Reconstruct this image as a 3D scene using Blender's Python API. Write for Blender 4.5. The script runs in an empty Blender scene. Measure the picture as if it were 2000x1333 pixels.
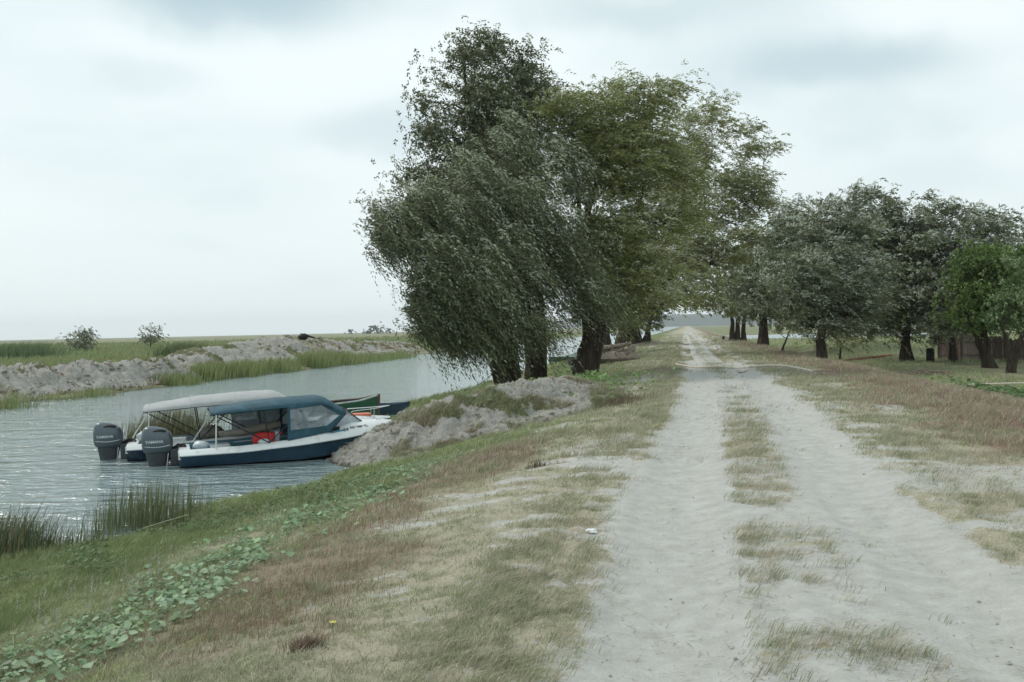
import bpy, math, random
import numpy as np
from mathutils import Vector, Matrix

# ---------------------------------------------------------------- camera, sky, sun, exposure
FPX, EYE = 1944.0, 1.65
ROLL, PITCH = math.radians(1.2), math.radians(-0.69)
scene = bpy.context.scene
col = scene.collection
RR0 = np.array([1., 0., 0.]); FF = np.array([0., math.cos(PITCH), math.sin(PITCH)]); UU0 = np.cross(RR0, FF)
RR = RR0 * math.cos(ROLL) - UU0 * math.sin(ROLL); UU = RR0 * math.sin(ROLL) + UU0 * math.cos(ROLL)
cam_data = bpy.data.cameras.new("camera")
cam = bpy.data.objects.new("camera", cam_data); col.objects.link(cam)
cam_data.sensor_width = 36.0; cam_data.lens = FPX / 2000 * 36
cam_data.clip_start = 0.1; cam_data.clip_end = 20000
M = Matrix.Identity(4)
for i in range(3):
    M[i][0] = RR[i]; M[i][1] = UU[i]; M[i][2] = -FF[i]
M[2][3] = EYE
cam.matrix_world = M
scene.camera = cam

SUN_EL, SUN_AZ = math.radians(48), math.radians(-60)      # azimuth from +Y towards +X
world = bpy.data.worlds.new("World"); scene.world = world; world.use_nodes = True
nt = world.node_tree; nt.nodes.clear()
def nd(nt, t, **kw):
    n = nt.nodes.new(t)
    for k, v in kw.items():
        if k.startswith('i_'):
            n.inputs[k[2:].replace('_', ' ')].default_value = v
        else: setattr(n, k, v)
    return n
wo = nd(nt, 'ShaderNodeOutputWorld'); bg = nd(nt, 'ShaderNodeBackground', i_Strength=0.1)
sky = nd(nt, 'ShaderNodeTexSky'); sky.sky_type = 'NISHITA'; sky.sun_disc = False
sky.sun_elevation = SUN_EL; sky.sun_rotation = SUN_AZ; sky.air_density = 1.2; sky.dust_density = 3
tc = nd(nt, 'ShaderNodeTexCoord')
sep = nd(nt, 'ShaderNodeSeparateXYZ'); nt.links.new(tc.outputs['Generated'], sep.inputs[0])
# overcast layer: soft broad cloud forms on a flat cloud deck (direction / height)
mz = nd(nt, 'ShaderNodeMath', operation='ADD'); mz.inputs[1].default_value = 0.22
nt.links.new(sep.outputs['Z'], mz.inputs[0])
dx = nd(nt, 'ShaderNodeMath', operation='DIVIDE'); dy = nd(nt, 'ShaderNodeMath', operation='DIVIDE')
nt.links.new(sep.outputs['X'], dx.inputs[0]); nt.links.new(mz.outputs[0], dx.inputs[1])
nt.links.new(sep.outputs['Y'], dy.inputs[0]); nt.links.new(mz.outputs[0], dy.inputs[1])
cmb = nd(nt, 'ShaderNodeCombineXYZ'); nt.links.new(dx.outputs[0], cmb.inputs[0]); nt.links.new(dy.outputs[0], cmb.inputs[1])
cn = nd(nt, 'ShaderNodeTexNoise', i_Scale=0.95, i_Detail=5.0, i_Roughness=0.48, i_Distortion=0.25)
mp = nd(nt, 'ShaderNodeMapping'); mp.inputs['Location'].default_value = (1.65, 0.35, 0.0)
nt.links.new(cmb.outputs[0], mp.inputs[0]); nt.links.new(mp.outputs[0], cn.inputs['Vector'])
cr = nd(nt, 'ShaderNodeValToRGB'); cr.color_ramp.interpolation = 'EASE'
e = cr.color_ramp.elements
e[0].position = 0.34; e[0].color = (0.60, 0.72, 0.755, 1)
e[1].position = 0.57; e[1].color = (0.84, 0.915, 0.92, 1)
e.new(0.45).color = (0.75, 0.845, 0.86, 1)
nt.links.new(cn.outputs['Fac'], cr.inputs[0])
# a few broader, bluer gaps in the deck
cloud_in = cr.outputs[0]
for (ax, az, wx_, wz_, amt) in ((-.27, .335, .16, .034, 1.0), (.33, .26, .13, .028, .95), (-.12, .20, .08, .030, .7), (.12, .31, .10, .02, .35), (.45, .15, .08, .02, .4), (-.38, .26, .10, .02, .35), (.05, .35, .12, .05, .3), (-.42, .16, .14, .03, .25), (.22, .31, .12, .03, .3)):
    pr_ = nd(nt, 'ShaderNodeMath', operation='DIVIDE'); nt.links.new(sep.outputs['X'], pr_.inputs[0]); nt.links.new(sep.outputs['Y'], pr_.inputs[1])
    pz_ = nd(nt, 'ShaderNodeMath', operation='DIVIDE'); nt.links.new(sep.outputs['Z'], pz_.inputs[0]); nt.links.new(sep.outputs['Y'], pz_.inputs[1])
    wn_ = nd(nt, 'ShaderNodeTexNoise', i_Scale=5.0, i_Detail=5.0); nt.links.new(tc.outputs['Generated'], wn_.inputs['Vector'])
    e_ = []
    for src, c_, w_, dd in ((pr_, ax, wx_, .30), (pz_, az, wz_, .10)):
        s1 = nd(nt, 'ShaderNodeMath', operation='MULTIPLY_ADD'); s1.inputs[1].default_value = dd; s1.inputs[2].default_value = -c_ - dd * .5; nt.links.new(wn_.outputs['Fac'], s1.inputs[0])
        s2 = nd(nt, 'ShaderNodeMath', operation='ADD'); nt.links.new(src.outputs[0], s2.inputs[0]); nt.links.new(s1.outputs[0], s2.inputs[1])
        s3 = nd(nt, 'ShaderNodeMath', operation='DIVIDE'); s3.inputs[1].default_value = w_; nt.links.new(s2.outputs[0], s3.inputs[0])
        s4 = nd(nt, 'ShaderNodeMath', operation='POWER'); s4.inputs[1].default_value = 2; nt.links.new(s3.outputs[0], s4.inputs[0]); e_.append(s4)
    a1 = nd(nt, 'ShaderNodeMath', operation='ADD'); nt.links.new(e_[0].outputs[0], a1.inputs[0]); nt.links.new(e_[1].outputs[0], a1.inputs[1])
    a1b = nd(nt, 'ShaderNodeMath', operation='POWER'); a1b.inputs[1].default_value = 1.5; nt.links.new(a1.outputs[0], a1b.inputs[0])
    a2 = nd(nt, 'ShaderNodeMath', operation='MULTIPLY'); a2.inputs[1].default_value = -1; nt.links.new(a1b.outputs[0], a2.inputs[0])
    a3 = nd(nt, 'ShaderNodeMath', operation='EXPONENT'); nt.links.new(a2.outputs[0], a3.inputs[0])
    a4 = nd(nt, 'ShaderNodeMath', operation='MULTIPLY'); a4.inputs[1].default_value = amt; a4.use_clamp = True; nt.links.new(a3.outputs[0], a4.inputs[0])
    fwd = nd(nt, 'ShaderNodeMath', operation='GREATER_THAN'); fwd.inputs[1].default_value = .1; nt.links.new(sep.outputs['Y'], fwd.inputs[0])
    a5 = nd(nt, 'ShaderNodeMath', operation='MULTIPLY'); nt.links.new(a4.outputs[0], a5.inputs[0]); nt.links.new(fwd.outputs[0], a5.inputs[1])
    mg = nd(nt, 'ShaderNodeMixRGB'); mg.inputs[2].default_value = (.43, .57, .63, 1); nt.links.new(a5.outputs[0], mg.inputs[0]); nt.links.new(cloud_in, mg.inputs[1]); cloud_in = mg.outputs[0]
hz = nd(nt, 'ShaderNodeValToRGB'); h = hz.color_ramp.elements      # towards the horizon the deck greys
h[0].position = 0.0; h[0].color = (1, 1, 1, 1); h[1].position = 0.34; h[1].color = (0, 0, 0, 1)
nt.links.new(sep.outputs['Z'], hz.inputs[0])
mh = nd(nt, 'ShaderNodeMixRGB'); mh.inputs[2].default_value = (0.76, 0.85, 0.865, 1)
nt.links.new(hz.outputs[0], mh.inputs[0]); nt.links.new(cloud_in, mh.inputs[1])
sc10 = nd(nt, 'ShaderNodeMixRGB', blend_type='MULTIPLY'); sc10.inputs[0].default_value = 1; sc10.inputs[2].default_value = (10, 10, 10, 1)
nt.links.new(mh.outputs[0], sc10.inputs[1])
mx = nd(nt, 'ShaderNodeMixRGB'); mx.inputs[0].default_value = 0.95
nt.links.new(sky.outputs[0], mx.inputs[1]); nt.links.new(sc10.outputs[0], mx.inputs[2])
nt.links.new(mx.outputs[0], bg.inputs[0]); nt.links.new(bg.outputs[0], wo.inputs[0])

sl = bpy.data.lights.new("sun", 'SUN'); sl.energy = 1.5; sl.angle = math.radians(11); sl.color = (1.0, 0.92, 0.83)
so = bpy.data.objects.new("sun", sl); col.objects.link(so)
sd = Vector((math.sin(SUN_AZ) * math.cos(SUN_EL), math.cos(SUN_AZ) * math.cos(SUN_EL), math.sin(SUN_EL)))
so.rotation_euler = sd.to_track_quat('Z', 'Y').to_euler()
so.location = (0, 0, 30)
vs = scene.view_settings
vs.view_transform = 'Standard'; vs.look = 'None'; vs.gamma = 1; vs.use_curve_mapping = False; vs.exposure = 0.2

# ---------------------------------------------------------------- helpers
def ray(px, py): return FF + RR * (px - 1000) / FPX - UU * (py - 666.5) / FPX
def PZ(px, py, z):                 # point of the ground plane z seen there
    d = ray(px, py); t = (z - EYE) / d[2]; p = d * t; p[2] += EYE; return p
def PD(px, py, y):                 # point at depth y
    d = ray(px, py); p = d * (y / d[1]); p[2] += EYE; return p

rng = np.random.default_rng(11)
def _hash(ix, iy, seed):
    h = (ix.astype(np.int64) * 374761393 + iy.astype(np.int64) * 668265263 + seed * 2147483647) & 0xFFFFFFFF
    h = ((h ^ (h >> 13)) * 1274126177) & 0xFFFFFFFF
    h = h ^ (h >> 16)
    return (h & 0xFFFFFF) / float(0xFFFFFF)
def vn(x, y, seed=0):
    x = np.asarray(x, float); y = np.asarray(y, float)
    ix = np.floor(x); iy = np.floor(y); fx = x - ix; fy = y - iy
    fx = fx * fx * (3 - 2 * fx); fy = fy * fy * (3 - 2 * fy)
    a = _hash(ix, iy, seed); b = _hash(ix + 1, iy, seed); c = _hash(ix, iy + 1, seed); d = _hash(ix + 1, iy + 1, seed)
    return (a * (1 - fx) + b * fx) * (1 - fy) + (c * (1 - fx) + d * fx) * fy
def fbm(x, y, seed=0, o=4, r=.5):
    s = 0; a = 1; t = 0
    for i in range(o):
        s = s + a * vn(x * 2 ** i, y * 2 ** i, seed + i * 17); t += a; a *= r
    return s / t
def sm(a, b, x):
    t = np.clip((x - a) / (b - a), 0, 1); return t * t * (3 - 2 * t)

def tag(o, label=None, cat=None, group=None, kind=None):
    if label: o['label'] = label
    if cat: o['category'] = cat
    if group: o['group'] = group
    if kind: o['kind'] = kind
    return o
def empty(name, loc=(0, 0, 0), rz=0.0):
    o = bpy.data.objects.new(name, None); col.objects.link(o); o.location = loc; o.rotation_euler.z = rz
    o.empty_display_size = 0.2
    return o
def np_mesh(name, verts, sizes, loops, mat, parent=None, attrs=None, smooth=False, loc=None):
    """verts (n,3); sizes: loop count of each face; loops: flat vertex indices; attrs {name: (n,4) colour or (n,) float}"""
    me = bpy.data.meshes.new(name)
    verts = np.ascontiguousarray(verts, np.float32); loops = np.ascontiguousarray(loops, np.int32).ravel()
    sizes = np.ascontiguousarray(sizes, np.int32)
    me.vertices.add(len(verts)); me.vertices.foreach_set('co', verts.ravel())
    me.loops.add(len(loops)); me.loops.foreach_set('vertex_index', loops)
    me.polygons.add(len(sizes)); st = np.zeros(len(sizes), np.int32); st[1:] = np.cumsum(sizes)[:-1]
    me.polygons.foreach_set('loop_start', st); me.polygons.foreach_set('loop_total', sizes)
    if smooth: me.polygons.foreach_set('use_smooth', np.ones(len(sizes), bool))
    for k, v in (attrs or {}).items():
        v = np.ascontiguousarray(v, np.float32)
        if v.ndim == 2:
            a = me.attributes.new(k, 'FLOAT_COLOR', 'POINT'); a.data.foreach_set('color', v.ravel())
        else:
            a = me.attributes.new(k, 'FLOAT', 'POINT'); a.data.foreach_set('value', v)
    me.update(calc_edges=True)
    if mat: me.materials.append(mat)
    o = bpy.data.objects.new(name, me); col.objects.link(o)
    if parent: o.parent = parent
    if loc is not None: o.location = loc
    return o
def grid_faces(nr, nc):
    i = np.arange((nr - 1) * nc).reshape(nr - 1, nc)[:, :-1].ravel()
    return np.stack([i, i + 1, i + nc + 1, i + nc], 1)

class MB:
    """collects small shapes, links them as one mesh"""
    def __init__(s): s.v = []; s.f = []
    def add(s, v, f):
        n = len(s.v); s.v += [tuple(map(float, p)) for p in v]; s.f += [tuple(i + n for i in q) for q in f]; return s
    def box(s, c, d, rz=0, tap=1.0):
        v = []
        for z in (-1, 1):
            k = tap if z > 0 else 1
            for x, y in ((-1, -1), (1, -1), (1, 1), (-1, 1)):
                X, Y = x * d[0] / 2 * k, y * d[1] / 2 * k
                v.append((c[0] + X * math.cos(rz) - Y * math.sin(rz), c[1] + X * math.sin(rz) + Y * math.cos(rz), c[2] + z * d[2] / 2))
        return s.add(v, [(3, 2, 1, 0), (4, 5, 6, 7), (0, 1, 5, 4), (1, 2, 6, 5), (2, 3, 7, 6), (3, 0, 4, 7)])
    def tube(s, pts, r, n=8, cap=True):
        pts = [Vector(p) for p in pts]; rs = r if hasattr(r, '__len__') else [r] * len(pts)
        rings = []; ref = None
        for i, p in enumerate(pts):
            t = (pts[min(i + 1, len(pts) - 1)] - pts[max(i - 1, 0)])
            if t.length < 1e-9: t = Vector((0, 0, 1))
            t.normalize()
            if ref is None: ref = Vector((0, 0, 1)) if abs(t.z) < .9 else Vector((1, 0, 0))
            a = t.cross(ref).normalized(); b = t.cross(a).normalized(); ref = -b.cross(t).cross(t).normalized() if False else ref
            rings.append([p + (a * math.cos(2 * math.pi * k / n) + b * math.sin(2 * math.pi * k / n)) * rs[i] for k in range(n)])
        v = [q for R_ in rings for q in R_]; f = []
        for i in range(len(rings) - 1):
            for k in range(n):
                f.append((i * n + k, i * n + (k + 1) % n, (i + 1) * n + (k + 1) % n, (i + 1) * n + k))
        if cap: f += [tuple(range(n))[::-1], tuple((len(rings) - 1) * n + k for k in range(n))]
        return s.add(v, f)
    def loft(s, rings, cap=True, closed=True):
        n = len(rings[0]); v = [q for R_ in rings for q in R_]; f = []
        for i in range(len(rings) - 1):
            for k in range(n if closed else n - 1):
                f.append((i * n + k, i * n + (k + 1) % n, (i + 1) * n + (k + 1) % n, (i + 1) * n + k))
        if cap and closed: f += [tuple(range(n))[::-1], tuple((len(rings) - 1) * n + k for k in range(n))]
        return s.add(v, f)
    def ball(s, c, r, seed=0, nu=12, nv=8, jit=0.0):
        rn = random.Random(seed); v = []; f = []
        for j in range(nv + 1):
            for i in range(nu):
                th = math.pi * j / nv; ph = 2 * math.pi * i / nu
                k = 1 + (rn.random() - .5) * jit if 0 < j < nv else 1
                v.append((c[0] + r[0] * k * math.sin(th) * math.cos(ph), c[1] + r[1] * k * math.sin(th) * math.sin(ph), c[2] + r[2] * k * math.cos(th)))
        for j in range(nv):
            for i in range(nu):
                f.append((j * nu + i, (j + 1) * nu + i, (j + 1) * nu + (i + 1) % nu, j * nu + (i + 1) % nu))
        return s.add(v, f)
    def build(s, name, mat, parent=None, smooth=True, bevel=0, thick=0):
        me = bpy.data.meshes.new(name); me.from_pydata(s.v, [], s.f); me.update()
        if mat: me.materials.append(mat)
        if smooth:
            me.polygons.foreach_set('use_smooth', [True] * len(me.polygons)); me.set_sharp_from_angle(angle=math.radians(38))
        o = bpy.data.objects.new(name, me); col.objects.link(o)
        if parent: o.parent = parent
        if thick:
            m = o.modifiers.new('t', 'SOLIDIFY'); m.thickness = thick; m.offset = 0
        if bevel:
            m = o.modifiers.new('b', 'BEVEL'); m.width = bevel; m.segments = 2; m.limit_method = 'ANGLE'
        return o

def mat(name, c=(.5, .5, .5), rough=.6, metal=0.0, var=0.0, vscale=8.0, bump=0.0, bscale=30.0, spec=0.5, stretch=(1, 1, 1), dirt=None, dscale=3.0, dlo=.55, dhi=.75):
    """principled with a procedural colour variation, optional dirt blotches and bump"""
    m = bpy.data.materials.new(name); m.use_nodes = True; t = m.node_tree; b = t.nodes['Principled BSDF']
    b.inputs['Base Color'].default_value = (*c, 1); b.inputs['Roughness'].default_value = rough; b.inputs['Metallic'].default_value = metal
    b.inputs['Specular IOR Level'].default_value = spec
    co = nd(t, 'ShaderNodeTexCoord'); mpn = nd(t, 'ShaderNodeMapping'); mpn.inputs['Scale'].default_value = stretch
    t.links.new(co.outputs['Object'], mpn.inputs[0])
    n1 = nd(t, 'ShaderNodeTexNoise', i_Scale=vscale, i_Detail=6.0, i_Roughness=.6); t.links.new(mpn.outputs[0], n1.inputs['Vector'])
    r = nd(t, 'ShaderNodeMapRange'); r.inputs['To Min'].default_value = 1 - var; r.inputs['To Max'].default_value = 1 + var
    r.inputs['From Min'].default_value = .3; r.inputs['From Max'].default_value = .7
    t.links.new(n1.outputs['Fac'], r.inputs['Value'])
    mul = nd(t, 'ShaderNodeMixRGB', blend_type='MULTIPLY'); mul.inputs[0].default_value = 1; mul.inputs[1].default_value = (*c, 1)
    t.links.new(r.outputs[0], mul.inputs[2]); out = mul.outputs[0]
    if dirt:
        n2 = nd(t, 'ShaderNodeTexNoise', i_Scale=dscale, i_Detail=7.0, i_Roughness=.65); t.links.new(mpn.outputs[0], n2.inputs['Vector'])
        r2 = nd(t, 'ShaderNodeMapRange'); r2.inputs['From Min'].default_value = dlo; r2.inputs['From Max'].default_value = dhi
        t.links.new(n2.outputs['Fac'], r2.inputs['Value'])
        mm = nd(t, 'ShaderNodeMixRGB'); mm.inputs[2].default_value = (*dirt, 1); t.links.new(r2.outputs[0], mm.inputs[0]); t.links.new(out, mm.inputs[1]); out = mm.outputs[0]
    t.links.new(out, b.inputs['Base Color'])
    if bump:
        n3 = nd(t, 'ShaderNodeTexNoise', i_Scale=bscale, i_Detail=5.0); t.links.new(mpn.outputs[0], n3.inputs['Vector'])
        bp = nd(t, 'ShaderNodeBump', i_Strength=bump, i_Distance=0.02); t.links.new(n3.outputs['Fac'], bp.inputs['Height']); t.links.new(bp.outputs[0], b.inputs['Normal'])
    return m

def foliage_mat(name, trans=0.3, rough=.55, spec=.3):
    m = bpy.data.materials.new(name); m.use_nodes = True; t = m.node_tree; t.nodes.clear()
    o = nd(t, 'ShaderNodeOutputMaterial'); a = nd(t, 'ShaderNodeAttribute', attribute_name='Col')
    b = nd(t, 'ShaderNodeBsdfPrincipled', i_Roughness=rough); b.inputs['Specular IOR Level'].default_value = spec
    tr = nd(t, 'ShaderNodeBsdfTranslucent'); ms = nd(t, 'ShaderNodeMixShader'); ms.inputs[0].default_value = trans
    t.links.new(a.outputs['Color'], b.inputs['Base Color']); t.links.new(a.outputs['Color'], tr.inputs['Color'])
    t.links.new(b.outputs[0], ms.inputs[1]); t.links.new(tr.outputs[0], ms.inputs[2]); t.links.new(ms.outputs[0], o.inputs[0])
    return m
FOL = foliage_mat('leaf_blades', .33)
GRS = foliage_mat('grass_blades', .25, .7, .15)
# ---------------------------------------------------------------- the land: one height function
RY = [-60, 0, 4.6, 9, 13.6, 19.4, 32, 49, 60, 71, 112, 130, 200, 400, 3500]
RX = [-10, .7, 1.5, 2.2, 3.15, 4.4, 6.7, 9.5, 11.3, 13.3, 20.3, 23.4, 35.5, 71, 620]
NY = [-60, 0, 8, 12, 12.4, 15, 16.7, 18, 19.4, 24, 34, 44, 70, 200, 3500]
NX = [-12, -9, -7.3, -6.3, -5.2, -4.9, -3.9, -3.35, -3.3, -3.8, -4.4, -2.1, 2.1, 25, 600]
FY = [-60, 0, 25, 40.9, 46.3, 57.6, 73, 108, 200, 3500]
FX = [-34, -30, -25, -21, -18.6, -17.6, -15, -11.1, 5, 560]
def xroad(y): return np.interp(y, RY, RX)
def xnear(y): return np.interp(y, NY, NX)
def xfar(y): return np.interp(y, FY, FX)
def height(x, y, fine=True):
    x = np.asarray(x, float); y = np.asarray(y, float)
    xr = xroad(y); s = x - xr
    wob = (fbm(y * .5, x * .15, 5) - .5) * 1.2
    dn = x - (xnear(y) + wob * .5)            # metres landward of the near shore
    df = (xfar(y) + wob * 1.4) - x            # metres landward of the far shore
    span = np.maximum((xr - 2.0) - xnear(y), 1.0)
    u = np.clip(dn / span, 0, 1)
    zn = np.interp(u, [0, .12, .3, .5, .75, .9, 1], [-1.0, -.90, -.74, -.5, -.2, -.06, 0.0])
    zn = np.where(dn < 0, np.maximum(-1.0 + dn * .22, -2.2), zn)
    zf = np.interp(df, [-6, 0, 1.2, 3, 8, 30], [-2.2, -1.0, -.80, -.72, -.70, -.72])
    z = np.maximum(zn, zf)
    # right of the road: broad shoulder, then down to the low meadow
    wr = np.interp(y, [0, 20, 30, 50, 80, 200], [5.6, 5.4, 4.6, 4.3, 4.0, 3.5]) + (fbm(y * .12, y * 0, 9) - .5) * 1.2
    zr = -.82 * sm(0, 4.2, s - wr) - .05 * sm(1.5, 5, s)
    z = np.where(s > 0, np.minimum(z, 0) + zr, z)
    # pond behind the right hand trees, beyond it low ground again
    pond = np.exp(-(((x - 56) / 26) ** 2 + ((y - 205) / 32) ** 2) ** 2)
    z = z - .75 * pond
    # swell of turf under the right hand trees
    z = z + .95 * np.exp(-(((x - 28) / 4.5) ** 2 + ((y - 78) / 7) ** 2))
    pu = PZ(75, 1121, -1.0)
    z = z - .16 * np.exp(-(((x - pu[0]) / .42) ** 2 + ((y - pu[1]) / .22) ** 2) ** 2)
    # heap beside the road further along, left side
    hp = PZ(1243, 672, .05)
    z = z + .75 * np.exp(-(((x - hp[0]) / 2.0) ** 2 + ((y - hp[1]) / 4.5) ** 2))
    if fine:
        amp = np.where(np.abs(s) < 1.6, .35, 1.0) * np.clip(1 - (y - 100) / 200, .3, 1)
        z = z + (fbm(x * .6, y * .6, 3) - .5) * .16 * amp + (fbm(x * 3, y * 3, 4, 3) - .5) * .05 * amp
        # sunken wheel tracks
        for c in (-.8, .9):
            z = z - .055 * np.exp(-((s - c) / .34) ** 4) * sm(-10, -2, -np.abs(s))
    return z

# burdock band, red weeds: described along lines on the bank
def dist_poly(x, y, pts):
    d = np.full(np.shape(x), 1e9)
    for a, b in zip(pts[:-1], pts[1:]):
        a = np.array(a[:2]); b = np.array(b[:2]); ab = b - a; L = (ab ** 2).sum()
        t = np.clip(((x - a[0]) * ab[0] + (y - a[1]) * ab[1]) / L, 0, 1)
        d = np.minimum(d, np.hypot(x - a[0] - t * ab[0], y - a[1] - t * ab[1]))
    return d
BURDOCK = [PZ(40, 1330, -.45), PZ(260, 1240, -.45), PZ(440, 1130, -.5), PZ(600, 1035, -.5), PZ(720, 975, -.5), PZ(810, 925, -.55)]
REDBAND = [PZ(300, 1300, -.3), PZ(520, 1200, -.3), PZ(700, 1060, -.3), PZ(840, 975, -.3), PZ(960, 905, -.3), PZ(1080, 860, -.2), PZ(1200, 845, 0)]
def masks(x, y):
    """sand 0..1 (bare), red 0..1, green 0..1"""
    s = x - xroad(y)
    n1 = fbm(x * 1.1, y * .9, 21); n2 = fbm(x * .35, y * .3, 33); n3 = fbm(x * 4, y * 4, 41, 3)
    e = (n1 - .5) * .9 + (n3 - .5) * .8
    n5 = fbm(x * 1.8, y * 3.4, 57, 4, .62)
    ed = np.interp(y, [4, 8, 14, 25], [1.0, 1.15, 1.2, 1.2])
    # the two tracks
    trL = sm(.0, .45, .70 - .14 * sm(33, 42, y) - np.abs(s + .85) + e * (.35 + .4 * sm(33, 45, y)))
    trR = sm(.0, .5, .76 - .14 * sm(33, 42, y) - np.abs(s - 1.0) + e * (.45 + .4 * sm(33, 45, y)))
    # strip between them: tufted, with gaps
    gap = np.interp(y, [3, 7.6, 8.4, 8.9, 9.3, 12.5, 14.5, 16, 19, 22, 26, 29, 32, 36, 44, 50, 60, 90], [.58, .6, .98, .98, .36, .36, .42, .55, .72, .95, 1.1, 1.0, .85, .9, .7, .6, .5, .3])
    strip = gap + (n1 - .5) * .5 + (n5 - .5) * 1.3
    mid = np.where(np.abs(s - .05) < .62, np.clip(strip + 1.3 * sm(.22, .5, np.abs(s - .05) - np.interp(y, [5, 9], [.16, 0])), 0, 1), 0)
    dro = 1 - sm(34, 55, y) * sm(.44, .54, fbm(x * .6, y * .16, 58)) * .95
    trL = trL * dro; trR = trR * dro
    # shoulders: bare soil between tufts, fading outwards
    left = sm(0, 1, (1 - (-s - 1.2) / 3.8)) * np.clip(.30 + (n5 - .48) * 2.6 + (n1 - .5) * 1.6, 0, 1)
    left = np.where(s < -1.2, left, 0) * np.interp(y, [3.5, 5.2, 6.2, 9, 14, 20, 40], [.35, .6, 1.2, 1.35, .75, .4, .3])
    right = sm(0, 1, (1 - (s - 1.5) / np.interp(y, [5, 10, 16, 24, 40], [2.2, 1.8, 2.0, 1.0, .8]))) * np.clip(.55 + (n5 - .5) * 2.4 + (n1 - .5) * 2.0, 0, 1)
    right = np.where(s > 1.3, right, 0)
    sand = np.clip(np.maximum.reduce([trL, trR, mid, left, right]), 0, 1)
    sand = np.where((s > -10) & (s < 7), sand, 0)
    sand = np.maximum(sand, .85 * sm(.56, .64, n2 + .25 * (n1 - .5)) * (s > -4) * (s < 6) * (y > 9) * .7)
    z = height(x, y, False)
    green = np.maximum(sm(-.32, -.62, z + (n2 - .5) * .3), .75 * sm(.02, -.4, z + (n1 - .5) * .5) * sm(.36, .52, n1))
    green = np.where(s > 0, sm(6, 9, s + (n2 - .5) * 6) * .75, green)
    green = np.where(x < xfar(y), .65, green)
    drb = dist_poly(x, y, REDBAND)
    red = .6 * sm(.8, .1, drb + (n1 - .5) * 2.4)
    red = np.maximum(red, np.where(s > 2.2, sm(2.6, 4.2, s + (n1 - .5) * 3) * sm(8.5, 6, s) * .85, 0))
    red = np.maximum(red, .35 * sm(.55, .7, n1))
    under = sm(6.5, 9, s) * sm(26, 34, y) * sm(95, 75, y) * np.clip(.9 - 2.0 * sm(.5, .65, n2), .15, 1)  # browner bare soil below the right trees, with their deep shade painted in
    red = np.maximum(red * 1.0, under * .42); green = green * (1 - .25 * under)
    return sand, np.clip(red, 0, 1), np.clip(green, 0, 1)

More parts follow.
